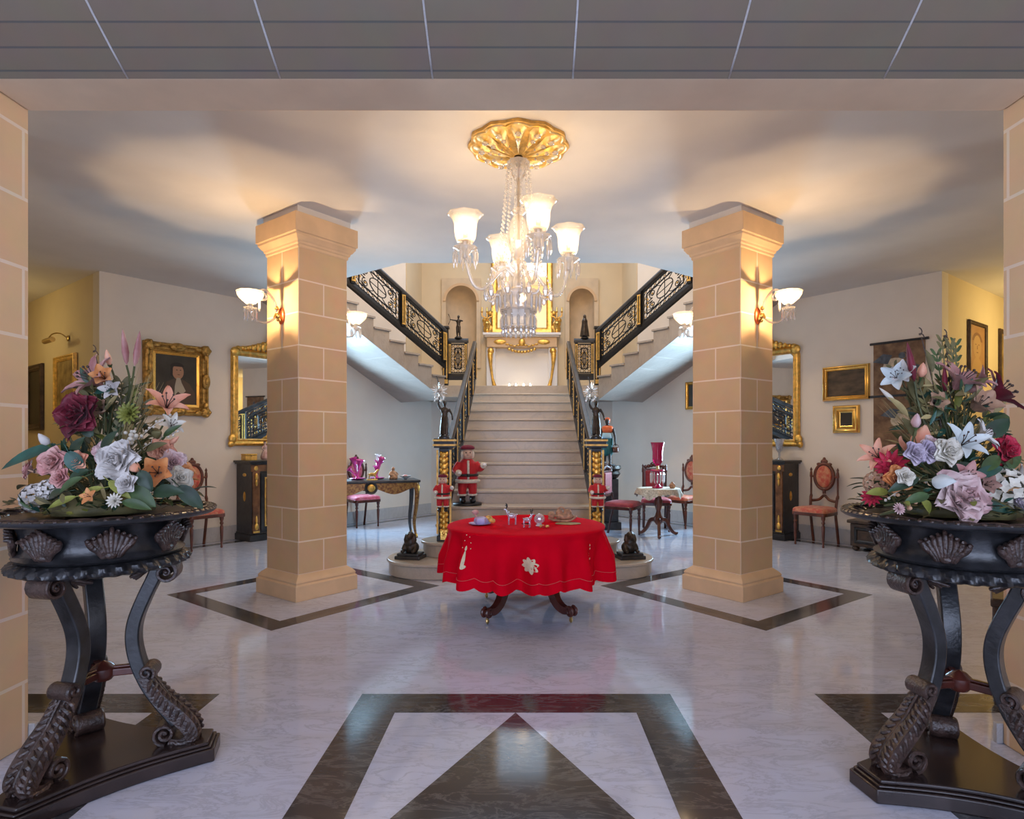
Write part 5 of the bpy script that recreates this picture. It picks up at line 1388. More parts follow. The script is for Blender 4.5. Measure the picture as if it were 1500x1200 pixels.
# ------------------------------------------------------------------ chairs
def turned(m, x, y, h, r=.022):
    m.lathe([(r*.55,0),(r*.7,.02),(r*.5,.03),(r*.75,h*.3),(r*1.0,h*.62),(r*.6,h*.68),(r*1.1,h*.73),(r*.7,h*.78),(r*1.15,h*.86),(r*1.15,h),(0,h)], 14, (x,y,0))
def chair(label, loc, rz, seatm, woodm, style='oval', w=.46, d=.43, sh=.47, bh=1.12, group=None):
    t = thing('side_chair', label, 'chair', loc, rz, group)
    # front is -y
    def outline(k=1.0, n=5):
        p = []
        for (x, y, a0) in ((w/2-.04, d/2-.04, 0), (-w/2*.86+.04, d/2-.04, 90), (-w/2+.06, -d/2+.06, 180), (w/2-.06, -d/2+.06, 270)):
            if a0 == 0: x = w/2*.86-.04
            r = .04 if a0 < 180 else .06
            for i in range(n): an = R(a0+90*i/(n-1)); p.append((k*(x+r*math.cos(an)), k*(y+r*math.sin(an))))
        return p
    m = MB(); m.prism(outline(1.0), sh-.075, sh-.03); m.build('seat_frame', woodm, t, smooth=35, bevel=.006)
    m = MB(); ol = outline(.985); n = len(ol)
    lay = [(1.0,sh-.03),(1.0,sh-.01),(.97,sh+.008),(.88,sh+.024),(.6,sh+.036),(.3,sh+.04)]
    vs = []; 
    for k, z in lay: vs += [(x*k, y*k, z) for x, y in ol]
    fs = [(i*n+j, i*n+(j+1)%n, (i+1)*n+(j+1)%n, (i+1)*n+j) for i in range(len(lay)-1) for j in range(n)] + [tuple((len(lay)-1)*n+j for j in range(n))]
    m.add(vs, fs); m.build('seat', seatm, t, smooth=180)
    for x in (-1, 1):
        m = MB(); turned(m, x*(w/2-.045), -d/2+.045, sh-.04); m.build('leg', woodm, t, smooth=45)
        m = MB(); m.strap([(0,0)]*0 or [(.055,0),(.035,.12),(.01,.28),(0,.45),(0,.6)], .034, .034) if False else m.tube(bez([(x*(w/2*.86-.03), d/2+.055, 0),(x*(w/2*.86-.03), d/2+.01, .22),(x*(w/2*.86-.03), d/2-.025, sh-.05),(x*(w/2*.86-.02), d/2+.0, sh+.15)],5), .018, 8)
        m.build('leg', woodm, t, smooth=45)
        m = MB(); m.lathe([(.016,sh+.13),(.019,sh+.16),(.012,sh+.18),(.012,sh+.40),(.019,sh+.42),(.016,sh+.47),(.010,sh+.49),(.016,sh+.51),(0,sh+.545)], 12, (x*(w/2*.86-.02), d/2+.012, 0)); m.build('back_post', woodm, t, smooth=45)
    bz = sh+.42; by = d/2+.012
    if style == 'oval':
        rx, rz_ = .125, .17
        m = MB(); m.ball((0,by-.012,bz), (rx-.02,.03,rz_-.02), 20, 12); m.build('back_pad', seatm, t, smooth=180)
        m = MB(); m.tube([(rx*math.cos(a), by, bz+rz_*math.sin(a)) for a in [2*PI*i/36 for i in range(36)]], .024, 8, closed=True)
        m.ball((0,by,bz+rz_+.03), (.05,.018,.035), 10, 6); m.ball((0,by,bz+rz_+.065), (.022,.015,.025), 8, 6); m.ball((.07,by,bz+rz_-.005), (.035,.016,.022), 8, 6); m.ball((-.07,by,bz+rz_-.005), (.035,.016,.022), 8, 6)
        for x in (-1,1): m.tube([(x*rx,by,bz),(x*(w/2*.86-.02),by,bz)], .013, 6)
        m.build('back_frame', woodm, t, smooth=60)
        m = MB(); m.tube([(0,by,bz-rz_),(0,by,bz-rz_-.06)], .022, 8); m.tube(bez([(-(w/2*.86-.03),by,sh+.09),(-.07,by,sh+.11),(0,by,sh+.165),(.07,by,sh+.11),(w/2*.86-.03,by,sh+.09)],6), .018, 8); m.build('splat', woodm, t, smooth=60)
    else:
        bw = w/2*.86-.02
        m = MB(); m.box(-bw+.04, bw-.04, by-.035, by+.005, sh+.13, sh+.44); m.build('back_pad', seatm, t, smooth=30, bevel=.02, seg=3)
        m = MB()
        m.box(-bw,bw,by-.015,by+.015,sh+.09,sh+.13); m.box(-bw,bw,by-.015,by+.015,sh+.44,sh+.47); m.box(-bw+.01,-bw+.045,by-.012,by+.012,sh+.12,sh+.46); m.box(bw-.045,bw-.01,by-.012,by+.012,sh+.12,sh+.46)
        m.build('back_frame', woodm, t, smooth=0, bevel=.005)
        m = MB(); 
        for i in range(7):
            x = (i-3)*.045; m.ball((x,by,sh+.495+.03*(1-abs(i-3)/3)), (.03,.016,.03), 8, 6)
        m.tube([(.06*math.cos(a), by, sh+.53+.035*math.sin(a)) for a in [PI*i/10 for i in range(11)]], .010, 6); m.build('crest_rail', woodm, t, smooth=60)
    return t
p = Lw(.2, .36, -1); chair('red-brown oval-back chair on the left wall between portrait and cabinet', p, rzw(-1), M['rosseat'], M['mahog2'])
p = Lw(.53, .36, 1); chair('red-brown oval-back chair on the right wall under the two small gilt pictures', p, rzw(1), M['rosseat'], M['mahog2'])
chair('crimson padded chair beside the stair newel, turned toward the lace table', (1.46, 8.66, 0), R(62), M['redseat'], M['mahog'], 'square', w=.48, d=.46, bh=1.0)
chair('crimson padded chair standing behind the lace-covered table', (2.06, 9.22, 0), R(-8), M['redseat'], M['mahog'], 'square')
p = Lw(2.65, .40, 1); chair('oval-back chair by the right wall, half hidden behind the right column', p, rzw(1), M['rosseat'], M['mahog2'])
p = Lw(2.72, .38, -1); chair('chair with pink-red seat against the wall behind the gilt writing table', p, R(42), M['pinkseat'], M['mahog'])

# ------------------------------------------------------------------ side cabinets
def cabinet(label, s, t0, w=1.25, d=.42, h=1.10):
    loc = Lw(t0, 0.022, s); c = thing('side_cabinet', label, 'cabinet', loc, rzw(s))
    m = MB(); m.box(-w/2+.03,w/2-.03,-d+.03,0,.10,h-.05); m.build('carcass', M['ebony'], c, smooth=0, bevel=.004)
    m = MB(); m.box(-w/2,w/2,-d,0,0,.09); m.box(-w/2+.015,w/2-.015,-d+.015,0,.09,.11); m.build('plinth', M['ebony'], c, smooth=0, bevel=.008)
    m = MB(); m.box(-w/2-.02,w/2+.02,-d-.02,0,h-.03,h); m.box(-w/2,w/2,-d,0,h-.05,h-.03); m.build('top', M['ebony'], c, smooth=0, bevel=.006)
    m = MB(); m.box(-w/2+.02,w/2-.02,-d+.018,-d+.032,h-.15,h-.06); f = m.build('frieze', M['veneer'], c, smooth=0, bevel=.003)
    m = MB(); m.ball((0,-d+.016,h-.105),(.10,.012,.03),14,6)
    for x in (-w/2+.09, w/2-.09): m.ball((x,-d+.016,h-.105),(.03,.012,.035),10,6)
    m.build('gilt_mount', M['gold'], f, smooth=60)
    for x in (-w/2+.09, w/2-.09):
        m = MB(); m.box(x-.05,x+.05,-d+.008,-d+.04,.11,h-.15); pl = m.build('pilaster', M['veneer'], c, smooth=0, bevel=.004)
        m = MB(); m.ball((x,-d+.006,h-.22),(.028,.02,.05),10,8); m.ball((x,-d+.006,h-.30),(.02,.015,.05),8,6); m.ball((x,-d+.006,.2),(.032,.02,.05),10,8); m.ball((x,-d+.006,.29),(.018,.014,.06),8,6); m.box(x-.045,x+.045,-d+.002,-d+.01,.115,.14)
        m.build('gilt_mount', M['gold'], pl, smooth=60)
    m = MB(); m.box(-w/2+.16,w/2-.16,-d+.012,-d+.034,.14,h-.18); dr = m.build('door', M['ebony'], c, smooth=0, bevel=.004)
    m = MB(); m.box(-w/2+.23,w/2-.23,-d+.006,-d+.014,.21,h-.25); m.build('door_panel', M['veneer'], dr, smooth=0, bevel=.003)
    m = MB(); m.rings([(-w/2+.21,.19),(w/2-.21,.19),(w/2-.21,h-.23),(-w/2+.21,h-.23)], [(0,d-.012),(.004,d-.002),(.016,d-.002),(.02,d-.012)]); m.build('gilt_bead', M['goldp'], dr, smooth=0)
    m = MB(); m.ball((0,-d+.002,h/2),(.09,.012,.13),14,8); m.build('medallion', M['boulle'], dr, smooth=60)
    for x in (-1,1):
        m = MB(); xx = x*(w/2-.03); m.ball((xx,-d/2,h*.55),(.012,.03,.07),8,6); m.ball((xx,-d/2,h*.82),(.01,.05,.025),8,6); m.build('gilt_mount', M['gold'], c, smooth=60)
    return c
T_CAB = 1.42
cabinet('black cabinet with gilt mounts behind the left column, below its gilt mirror', -1, T_CAB+.02)
cabinet('black cabinet with gilt mounts behind the right column, below its gilt mirror', 1, T_CAB+.12)
def onW(s, t_, n, z): return Lw(t_, n, s, z)
def box_thing(name, label, cat, loc, rz, w, d, h, mt, lid=None):
    t = thing(name, label, cat, loc, rz)
    m = MB(); m.box(-w/2,w/2,-d/2,d/2,0,h*.72); m.build('body', mt, t, smooth=0, bevel=.006)
    m = MB(); m.box(-w/2-.004,w/2+.004,-d/2-.004,d/2+.004,h*.74,h); m.build('lid', lid or mt, t, smooth=0, bevel=.012, seg=3)
    m = MB(); m.ball((0,-d/2-.006,h*.72), .010, 8, 6); m.build('clasp', M['brass'], t)
    return t
box_thing('jewel_box', 'small gilt casket at the near end of the left cabinet', 'box', onW(-1, .93, .20, 1.10), rzw(-1), .17, .12, .09, M['goldp'], M['gold'])
def vase_lady(label, s, t_):
    t = thing('porcelain_figurine', label, 'figurine', onW(s, t_, .24, 1.10), rzw(s))
    m = MB(); m.lathe([(.045,0),(.045,.012),(.06,.02),(.058,.06),(.04,.11),(.022,.15),(.03,.18),(.028,.20),(.012,.215)], 18, mod=lambda a, r, z: r*(1+.06*math.sin(8*a)) if z < .12 else r)
    m.ball((0,0,.238),(.02,.02,.025),10,8); m.tube(bez([(-.026,0,.195),(-.05,-.01,.16),(-.03,-.035,.14)],5),.009,8); m.tube(bez([(.026,0,.195),(.05,-.01,.16),(.03,-.035,.14)],5),.009,8)
    m.build('figure', PET['blush'], t, smooth=180, remesh=.006)
    m = MB(); m.ball((0,.005,.252),(.022,.022,.016),10,6); m.build('hair', M['twig'], t)
    return t
vase_lady('pink porcelain lady figurine on the left cabinet', -1, 1.14)
c = thing('mantel_clock', 'gilt figural mantel clock in the middle of the left cabinet', 'clock', onW(-1, T_CAB+.02, .22, 1.10), rzw(-1))
m = MB(); m.box(-.15,.15,-.07,.07,0,.05); m.box(-.13,.13,-.06,.06,.05,.08); m.build('base', M['gold_s'], c, smooth=0, bevel=.006)
m = MB(); m.lathe([(.09,-.04),(.10,-.03),(.10,.03),(.09,.04)], 24); bm = m; m2 = MB(); m2.M = Matrix.Translation((0,0,.18)) @ Matrix.Rotation(PI/2,4,'X'); m2.lathe([(.0,-.05),(.10,-.05),(.105,-.03),(.105,.05),(.0,.05)], 28); m2.build('case', M['gold'], c, smooth=45)
m = MB(); m.M = Matrix.Translation((0,-.052,.18)) @ Matrix.Rotation(PI/2,4,'X'); m.lathe([(0,0),(.075,0),(.075,.003),(0,.003)], 28); m.build('dial', M['white'], c)
m = MB(); m.tube([(0,-.058,.18),(0,-.058,.235)], .003, 4); m.tube([(0,-.058,.18),(.035,-.058,.17)], .003, 4); m.build('hand', M['iron'], c)
m = MB(); m.ball((0,0,.31),(.05,.035,.05),10,8); m.ball((0,-.005,.37),(.022,.022,.028),8,6); m.tube([(-.04,0,.33),(-.10,-.01,.29)],.014,8); m.tube([(.04,0,.33),(.09,-.01,.36)],.014,8); m.ball((-.12,0,.1),(.04,.03,.05),8,6); m.ball((.12,0,.1),(.04,.03,.05),8,6); m.build('figure', M['gold'], c, smooth=180, remesh=.008)
c = thing('white_cup', 'small white cup beside the gilt clock on the left cabinet', 'cup', onW(-1, 1.26, .30, 1.10), rzw(-1)); m = MB(); m.lathe([(.02,0),(.028,.01),(.034,.05),(.030,.05),(.024,.012),(0,.01)], 18); m.build('bowl', M['white'], c)
m = MB(); m.tube([(.03+.016*math.cos(a),0,.028+.016*math.sin(a)) for a in [-PI/2+PI*i/8 for i in range(9)]], .004, 6); m.build('handle', M['white'], c)
t = thing('glass_vase', 'clear cut-glass vase on the right cabinet in front of the mirror', 'vase', onW(1, 1.12, .22, 1.10), rzw(1))
m = MB(); m.lathe([(.05,0),(.05,.012),(.015,.04),(.015,.10),(.04,.14),(.05,.22),(.075,.30),(.07,.30),(.045,.22),(.03,.14)], 24, mod=scallop(10,.05)); m.build('bowl', M['crystalb'], t, smooth=45)
t = thing('gilt_ornament', 'low gilt scroll ornament on the right cabinet beside the vase', 'ornament', onW(1, 1.36, .24, 1.10), rzw(1))
m = MB(); m.box(-.12,.12,-.06,.06,0,.03); m.build('base', M['gold_s'], t, smooth=0, bevel=.005)
for x in (-1,1):
    m = MB(); m.tube([(x*(.05+q[0]),0,.085+q[1]) for q in spiral(0,0,.05,-PI/2,1.3,20,.2)], .010, 6); m.build('scroll', M['gold'], t)
m = MB(); m.ball((0,0,.09),(.04,.03,.06),10,8); m.build('shell', M['gold'], t)

# ------------------------------------------------------------------ pictures and mirrors
def rect(w, h): return [(-w/2,-h/2),(w/2,-h/2),(w/2,h/2),(-w/2,h/2)]
def frame_prof(fw, d): return [(0,0),(0,d*.55),(fw*.12,d*.9),(fw*.3,d),(fw*.42,d*.75),(fw*.6,d*.62),(fw*.75,d*.7),(fw*.85,d*.5),(fw*.92,d*.52),(fw,d*.35),(fw,0)]
def picture(label, loc, rz, w, h, fw, d, fm, cm, ornate=0, liner=None, art=None, cat='picture', name='framed_picture'):
    t = thing(name, label, cat, loc, rz)
    m = MB(); m.rings(rect(w,h), frame_prof(fw,d)); fr = m.build('frame', fm, t, smooth=35)
    if ornate:
        for sx in (-1,1):
            for sz in (-1,1):
                m = MB(); x, z = sx*(w/2-fw*.45), sz*(h/2-fw*.45)
                m.ball((x,-d*.8,z),(fw*.62,d*.55,fw*.62),12,8); m.ball((x-sx*fw*.7,-d*.7,z+sz*fw*.1),(fw*.5,d*.4,fw*.32),10,6); m.ball((x+sx*fw*.1,-d*.7,z-sz*fw*.7),(fw*.32,d*.4,fw*.5),10,6)
                for q in range(5):
                    a = q*1.25; m.ball((x+fw*.42*math.cos(a),-d*1.1,z+fw*.42*math.sin(a)),(fw*.2,d*.3,fw*.2),8,5)
                m.build('carved_corner', fm, fr, smooth=60)
        for x, z, a, b in ((0,h/2-fw*.4,fw*.9,fw*.5),(0,-h/2+fw*.4,fw*.9,fw*.5),(w/2-fw*.4,0,fw*.5,fw*.9),(-w/2+fw*.4,0,fw*.5,fw*.9)):
            m = MB(); m.ball((x,-d*.8,z),(a,d*.5,b),12,8); m.ball((x,-d*1.1,z),(a*.5,d*.35,b*.5),10,6); m.build('carved_cartouche', fm, fr, smooth=60)
    iw, ih = w-2*fw, h-2*fw
    m = MB(); m.box(-iw/2-.006,iw/2+.006,-d*.22,-.002,-ih/2-.006,ih/2+.006); cv = m.build('canvas', cm, t, smooth=0)
    if liner:
        m = MB(); m.rings(rect(iw,ih), [(0,d*.2),(0,d*.34),(liner*.9,d*.26),(liner,d*.2)]); m.build('liner', M['gold_s'], fr, smooth=0)
    if art: art(t, iw, ih, -d*.22)
    return t
def flat(m, pts, y): m.add([(x, y, z) for x, z in pts], [tuple(range(len(pts)))])
def portrait(t, iw, ih, y):
    m = MB()
    flat(m, [(-.30*iw,-.5*ih),(.42*iw,-.5*ih),(.40*iw,-.22*ih),(.28*iw,-.06*ih),(.12*iw,.02*ih),(-.06*iw,.02*ih),(-.22*iw,-.05*ih),(-.30*iw,-.25*ih)], y-.001)
    m.mi = 1; flat(m, [(x, z) for x, z in circ(.03*iw, .15*ih, .125*iw, 20, ry=.14*ih)], y-.0014)
    m.mi = 2; flat(m, [(.0*iw,.04*ih),(.08*iw,.04*ih),(.11*iw,-.05*ih),(.20*iw,-.20*ih),(.12*iw,-.27*ih),(.03*iw,-.22*ih),(-.05*iw,-.30*ih),(-.04*iw,-.12*ih)], y-.0016)
    m.mi = 3; flat(m, circ(.01*iw, .235*ih, .155*iw, 20, PI*.05, PI*.95, ry=.09*ih, end=True), y-.0018); flat(m, [(-.13*iw,.25*ih),(-.08*iw,.25*ih),(-.085*iw,.05*ih),(-.14*iw,.08*ih)], y-.0018)
    for x in (-.0,.08):
        flat(m, circ(x*iw+.005*iw, .185*ih, .018*iw, 8, ry=.008*ih), y-.002)
    flat(m, circ(.045*iw, .10*ih, .03*iw, 8, ry=.006*ih), y-.002)
    m.build('painted_sitter', [M['coatp'], M['face'], M['cravat'], M['hairp']], t, smooth=0)
def sepia_face(t, iw, ih, y):
    m = MB(); flat(m, circ(0, .05*ih, .26*iw, 20, ry=.25*ih), y-.001)
    m.mi = 1; flat(m, circ(0, .14*ih, .34*iw, 16, PI*.05, PI*.95, ry=.22*ih, end=True), y-.0006)
    for x in (-.1,.1): flat(m, circ(x*iw, .10*ih, .05*iw, 8, ry=.012*ih), y-.0014)
    flat(m, [(-.02*iw,.08*ih),(.02*iw,.08*ih),(.03*iw,0),(-.03*iw,0)], y-.0014); flat(m, circ(0, -.07*ih, .07*iw, 8, ry=.012*ih), y-.0014)
    m.mi = 0; flat(m, [(-.4*iw,-.5*ih),(.4*iw,-.5*ih),(.25*iw,-.26*ih),(.1*iw,-.18*ih),(-.1*iw,-.18*ih),(-.25*iw,-.26*ih)], y-.0008)
    m.build('printed_face', [M['sepia'], M['sepia2']], t, smooth=0)
picture('large dark portrait in a wide ornate gilt frame on the left wall', Lw(.06, 0, -1, 2.155), rzw(-1), .79, .92, .115, .075, M['oldgold'], M['canvas_d'], 1, .035, portrait)
picture('wide dark landscape in a plain gilt frame on the right wall', Lw(.305, 0, 1, 2.135), rzw(1), .60, .46, .062, .05, M['gold_s'], M['canvas_l'])
picture('small dark picture in a broad gilt frame below the landscape', Lw(.30, 0, 1, 1.655), rzw(1), .34, .365, .085, .05, M['gold_s'], M['canvas_d'], 0, .012)
# passage walls: direction (s*.8,.6), facing (-s*-.6,-.8)
def Pw(s, q, n, z): return Vector((s*(4.97+.8*q) - s*.6*n*1.0*1.0, 7.075+.6*q-.8*n, z)) if False else Vector((s*(4.97+.8*q)+(-s)*(-.6)*n*(1 if s > 0 else 1)*1.0, 7.075+.6*q-.8*n, z))
def rzp(s): return -R(36.87)*(-s)*-1 if False else (R(36.87) if s > 0 else -R(36.87))
# outward normal of the passage wall is (s*.6,-.8)
picture('tall golden landscape in a ribbed gilt frame under the brass picture light', Pw(-1, 1.10, 0, 2.05), rzp(-1), .78, .84, .07, .045, M['goldp'], M['canvas_g'])
picture('edge of a tall dark gilt frame at the far left beside the opening pier', Pw(-1, 2.35, 0, 1.98), rzp(-1), .70, .92, .09, .05, M['oak'], M['canvas_d'])
picture('sepia face print in a dark wood frame on the yellow-lit right passage wall', Pw(1, 1.15, 0, 2.55), rzp(1), .66, .70, .05, .035, M['oak'], M['canvas_b'], art=sepia_face)
picture('dark wood frame with amber picture at the right beside the opening pier', Pw(1, 2.32, 0, 2.42), rzp(1), .60, 1.0, .06, .035, M['oak'], M['canvas_g'])
t = thing('picture_light', 'brass picture light over the golden landscape in the left passage', 'picture light', Pw(-1, 1.02, 0, 2.68), rzp(-1))
m = MB(); m.ball((0,-.008,0),(.04,.012,.04),14,8); m.build('wall_plate', M['brass'], t)
m = MB(); m.tube(bez([(0,-.01,0),(0,-.09,.05),(0,-.17,.03),(0,-.21,-.03)],6),.008,8); m.build('arm', M['brass'], t)
m = MB(); m.tube([(-.15,-.21,-.055),(.15,-.21,-.055)], .032, 14); m.build('lamp_tube', M['brass'], t)
def pier_mirror(label, s, t_, w, h, z0, arch):
    t = thing('gilt_mirror', label, 'mirror', Lw(t_, 0, s, z0), rzw(s))
    r = .14 if arch else .05
    ol = [(-w/2,0),(w/2,0)] + [(w/2-r+r*math.cos(a), h-r+r*math.sin(a)) for a in [PI/2*i/6 for i in range(7)]] + [(-w/2+r-r*math.sin(a), h-r+r*math.cos(a)) for a in [PI/2*i/6 for i in range(7)]]
    m = MB(); m.rings(ol, [(0,0),(0,.03),(.012,.05),(.035,.058),(.05,.045),(.07,.04),(.082,.05),(.094,.03),(.10,.02),(.10,0)]); fr = m.build('frame', M['gold'], t, smooth=40)
    m = MB(); k = .93; m.prism([(x*(w/2-.085)/(w/2), .085+(z)*(h-.17)/h) for x, z in ol], -.012, -.004, 'y'); m.build('mirror_pane', M['mirror'], t, smooth=0)
    m = MB()
    for i in range(15):
        u = -1+2*i/14; x = u*w*.42; zz = h+.02+.17*(1-abs(u))**1.3; m.ball((x,-.03,(h+zz)/2),(.045,.03,max(.03,(zz-h)*.6)),8,6); m.ball((x+.015,-.05,zz-.02),(.028,.02,.03),8,5)
    m.ball((0,-.05,h+.2),(.09,.035,.08),12,8)
    m.build('carved_crest', M['gold'], fr, smooth=60)
    for sx in (-1,1):
        m = MB(); m.ball((sx*(w/2-.05),-.045,h-.05),(.075,.03,.07),10,6); m.build('carved_corner', M['gold'], fr, smooth=60)
        m = MB(); m.ball((sx*(w/2-.01),-.04,.10),(.06,.03,.07),10,6); m.ball((sx*(w/2+.01),-.035,.03),(.045,.03,.05),8,6); m.build('carved_corner', M['gold'], fr, smooth=60)
    return t
pier_mirror('large gilt mirror with carved crest on the left wall behind the column', -1, T_CAB-.04, 1.22, 1.36, 1.30, False)
pier_mirror('large gilt mirror with rounded top on the right wall behind the column', 1, T_CAB+.06, 1.10, 1.42, 1.29, True)
# small gilt frame edge behind the right column, on the stair side
picture('gilt picture whose edge shows behind the right column above the oval-back chair', Lw(2.715, 0, 1, 2.12), rzw(1), .36, .46, .055, .045, M['gold_s'], M['canvas_d'])

# woven hanging on the right wall
t = thing('wall_hanging', 'brown woven hanging with cream birds and black rods on the right wall', 'wall hanging', Lw(-.33, 0, 1, 0), rzw(1))
m = MB(); m.box(-.29,.29,-.018,-.006,.62,2.60); m.build('cloth', M['tapb'], t, smooth=0)
m = MB()
for z in (2.60, 1.93, .62): m.tube([(-.33,-.016,z),(.33,-.016,z)], .016, 8)
m.build('rod', M['ebony'], t)
for k, (x, z, sc) in enumerate(((-.04,2.30,1.35),(.04,1.62,1.3),(-.03,1.10,1.25))):
    m = MB(); y = -.021
    flat(m, circ(x, z, .10*sc, 16, ry=.075*sc), y)
    m.mi = 1; flat(m, [(x-.19*sc,z+.05*sc),(x-.06*sc,z+.02*sc),(x-.02*sc,z+.10*sc),(x-.10*sc,z+.12*sc)], y-.001); flat(m, [(x+.05*sc,z-.03*sc),(x+.20*sc,z-.10*sc),(x+.22*sc,z-.02*sc),(x+.08*sc,z+.04*sc)], y-.001); flat(m, circ(x+.06*sc, z+.09*sc, .03*sc, 10), y-.001)
    m.build('woven_bird', [M['tapc'], M['tapt']], t, smooth=0)
# low chest below the hanging
c = thing('low_chest', 'low dark carved chest under the hanging, behind the right stand', 'chest', Lw(-.36, .03, 1, 0), rzw(1))
m = MB(); m.box(-.42,.42,-.40,0,.06,.34); m.build('body', M['oak'], c, smooth=0, bevel=.008)
m = MB(); m.box(-.45,.45,-.43,0,.345,.385); m.build('lid', M['oak'], c, smooth=0, bevel=.01)
for x in (-.37,.37):
    for y in (-.35,-.05): m = MB(); m.ball((x,y,.035),(.045,.045,.035),10,8); m.build('foot', M['oak'], c)
for x in (-.21,.21): m = MB(); m.rings([(x-.16,.1),(x+.16,.1),(x+.16,.3),(x-.16,.3)], [(0,.40),(.01,.412),(.03,.412),(.04,.402)]); m.build('carved_panel', M['ebony'], c, smooth=0)

# ------------------------------------------------------------------ boulle writing table on the left
t = thing('writing_table', 'black and brass inlaid writing table with curved gilt legs, left of the stairs', 'table', (-2.15, 8.50, 0), R(20))
w, d, h = 1.36, .56, .82
m = MB(); m.box(-w/2,w/2,-d/2,d/2,h-.035,h); m.build('table_top', M['ebony'], t, smooth=0, bevel=.010, seg=3)
def apron(L_, n=24):
    b = [(-L_/2 + L_*i/n, h-.15+.045*math.cos(2*PI*i/n*2)*(1 if True else 0)) for i in range(n+1)]
    return b + [(L_/2, h-.037), (-L_/2, h-.037)]
m = MB(); m.prism(apron(w-.10), -d/2+.015, -d/2+.045, 'y'); m.prism(apron(w-.10), d/2-.045, d/2-.015, 'y'); ap = m.build('apron', M['boulle'], t, smooth=0, bevel=.003)
m = MB(); m.box(w/2-.045,w/2-.015,-d/2+.04,d/2-.04,h-.15,h-.037); m.box(-w/2+.015,-w/2+.045,-d/2+.04,d/2-.04,h-.15,h-.037); m.build('side_apron', M['veneer'], t, smooth=0)
m = MB(); m.M = Matrix.Translation((.0,-d/2+.005,h-.10)) @ Matrix.Rotation(PI/2,4,'X'); m.lathe([(0,.0),(.06,.0),(.075,.012),(.085,.012),(.09,0)], 28); m.build('black_roundel', M['ebony'], ap, smooth=40)
m = MB(); m.ball((0,-d/2-.006,h-.10),(.052,.012,.052),14,8); m.build('gilt_mask', M['gold'], ap, smooth=60)
for sx in (-1,1):
    for sy in (-1,1):
        x, y = sx*(w/2-.06), sy*(d/2-.06); o = Vector((sx,sy,0)).normalized()
        pts = bez([Vector((x,y,h-.05)), Vector((x,y,h-.16))+o*.025, Vector((x,y,h-.36))+o*.012, Vector((x,y,.22))-o*.025, Vector((x,y,.05))-o*.0, Vector((x,y,0))+o*.02],5)
        m = MB(); n = len(pts); m.tube(pts, [.042-.024*min(1,i/(n*.75)) for i in range(n)], 8)
        lg = m.build('leg', M['boulle'] if sy < 0 else M['ebony'], t, smooth=60)
        m = MB(); m.ball(Vector((x,y,h-.12))+o*.045,(.024,.024,.06),8,6); m.ball(Vector((x,y,.03))+o*.01,(.022,.022,.03),8,6); m.build('gilt_mount', M['gold'], lg, smooth=60)
# things on the writing table
def onB(x, y, z=0): 
    c_, s_ = math.cos(R(20)), math.sin(R(20)); return (-2.15+x*c_-y*s_, 8.50+x*s_+y*c_, h+z+.0005)
def flute(label, loc, tips):
    t = thing('glass_epergne', label, 'vase', loc, 0)
    m = MB(); m.lathe([(.0,0),(.085,.006),(.11,.025),(.105,.028),(.03,.02),(.02,.05),(0,.05)], 24, mod=scallop(8,.06)); m.build('dish', M['pinkglass'], t, smooth=60)
    for dx, dz, r, op in tips:
        m = MB(); e = Vector((dx,0,dz)); dv = Vector((dx*.9,-.25*abs(dx)-.02,dz)).normalized()
        m.M = Matrix.Translation((0,0,.045)) @ Vector(dv).to_track_quat('Z','Y').to_matrix().to_4x4()
        L_ = e.length
        m.lathe([(.010,0),(.012,L_*.35),(.02,L_*.62),(r*.6,L_*.85),(r,L_*.98),(r*1.05,L_),(r*.5,L_*.82)], 20, mod=lambda a, q, z: q*(1+.14*math.cos(6*a)*(z > L_*.8)))
        m.build('trumpet', M['pinkglass'] if op else M['crystal2'], t, smooth=60)
    return t
flute('pink and white glass flower-trumpet vase at the left of the writing table', onB(-.16,.0), ((-.12,.12,.045,1),(-.06,.27,.05,1),(.05,.24,.06,1),(-.0,.17,.03,0)))
flute('taller pink and white glass trumpet vase next to the bronze horse', onB(.11,.06), ((.0,.15,.05,1),(.05,.22,.06,1),(.09,.27,.05,1),(.03,.31,.04,0)))
def beast(label, loc, rz, k):
    t = thing('bronze_animal', label, 'statuette', loc, rz)
    m = MB(); m.M = Matrix.Scale(k,4); m.box(-.5,.5,-.22,.22,0,.12); m.build('base', M['gold_s'], t, smooth=0, bevel=.004)
    m = MB(); m.M = Matrix.Scale(k,4); m.ball((0,0,.55),(.36,.15,.17)); m.tube(bez([(.25,0,.6),(.38,0,.8),(.46,0,.92)],4),[.14,.13,.12,.11,.1,.1,.09,.09,.09][:9],10); m.ball((.52,0,.94),(.15,.08,.09))
    for x in (-.26,.24):
        for y in (-.09,.09): m.tube([(x,y,.5),(x*1.1,y,.3),(x,y,.1)],[.08,.05,.05],8)
    m.tube(bez([(-.33,0,.6),(-.45,0,.5),(-.46,0,.3)],4),.04,6); m.build('figure', M['goldp'], t, smooth=180, remesh=.03*k)
    return t
beast('gilt horse statuette between the pink glass vases on the writing table', onB(.03,-.14), R(10), .15)
t = thing('seated_figurine', 'tan seated figurine on the right half of the writing table', 'statuette', onB(.33,-.02), R(30))
m = MB(); m.lathe([(.06,0),(.065,.02),(.055,.05),(.04,.09),(.03,.115),(.018,.125)], 16); m.ball((0,-.005,.15),(.028,.028,.032),10,8); m.tube(bez([(-.035,0,.105),(-.06,-.03,.07),(-.02,-.055,.06)],4),.014,8); m.tube(bez([(.035,0,.105),(.06,-.03,.07),(.02,-.055,.06)],4),.014,8); m.tube([(-.03,-.03,.03),(.05,-.06,.025)],.022,8); m.build('figure', M['terra'], t, smooth=180, remesh=.008)
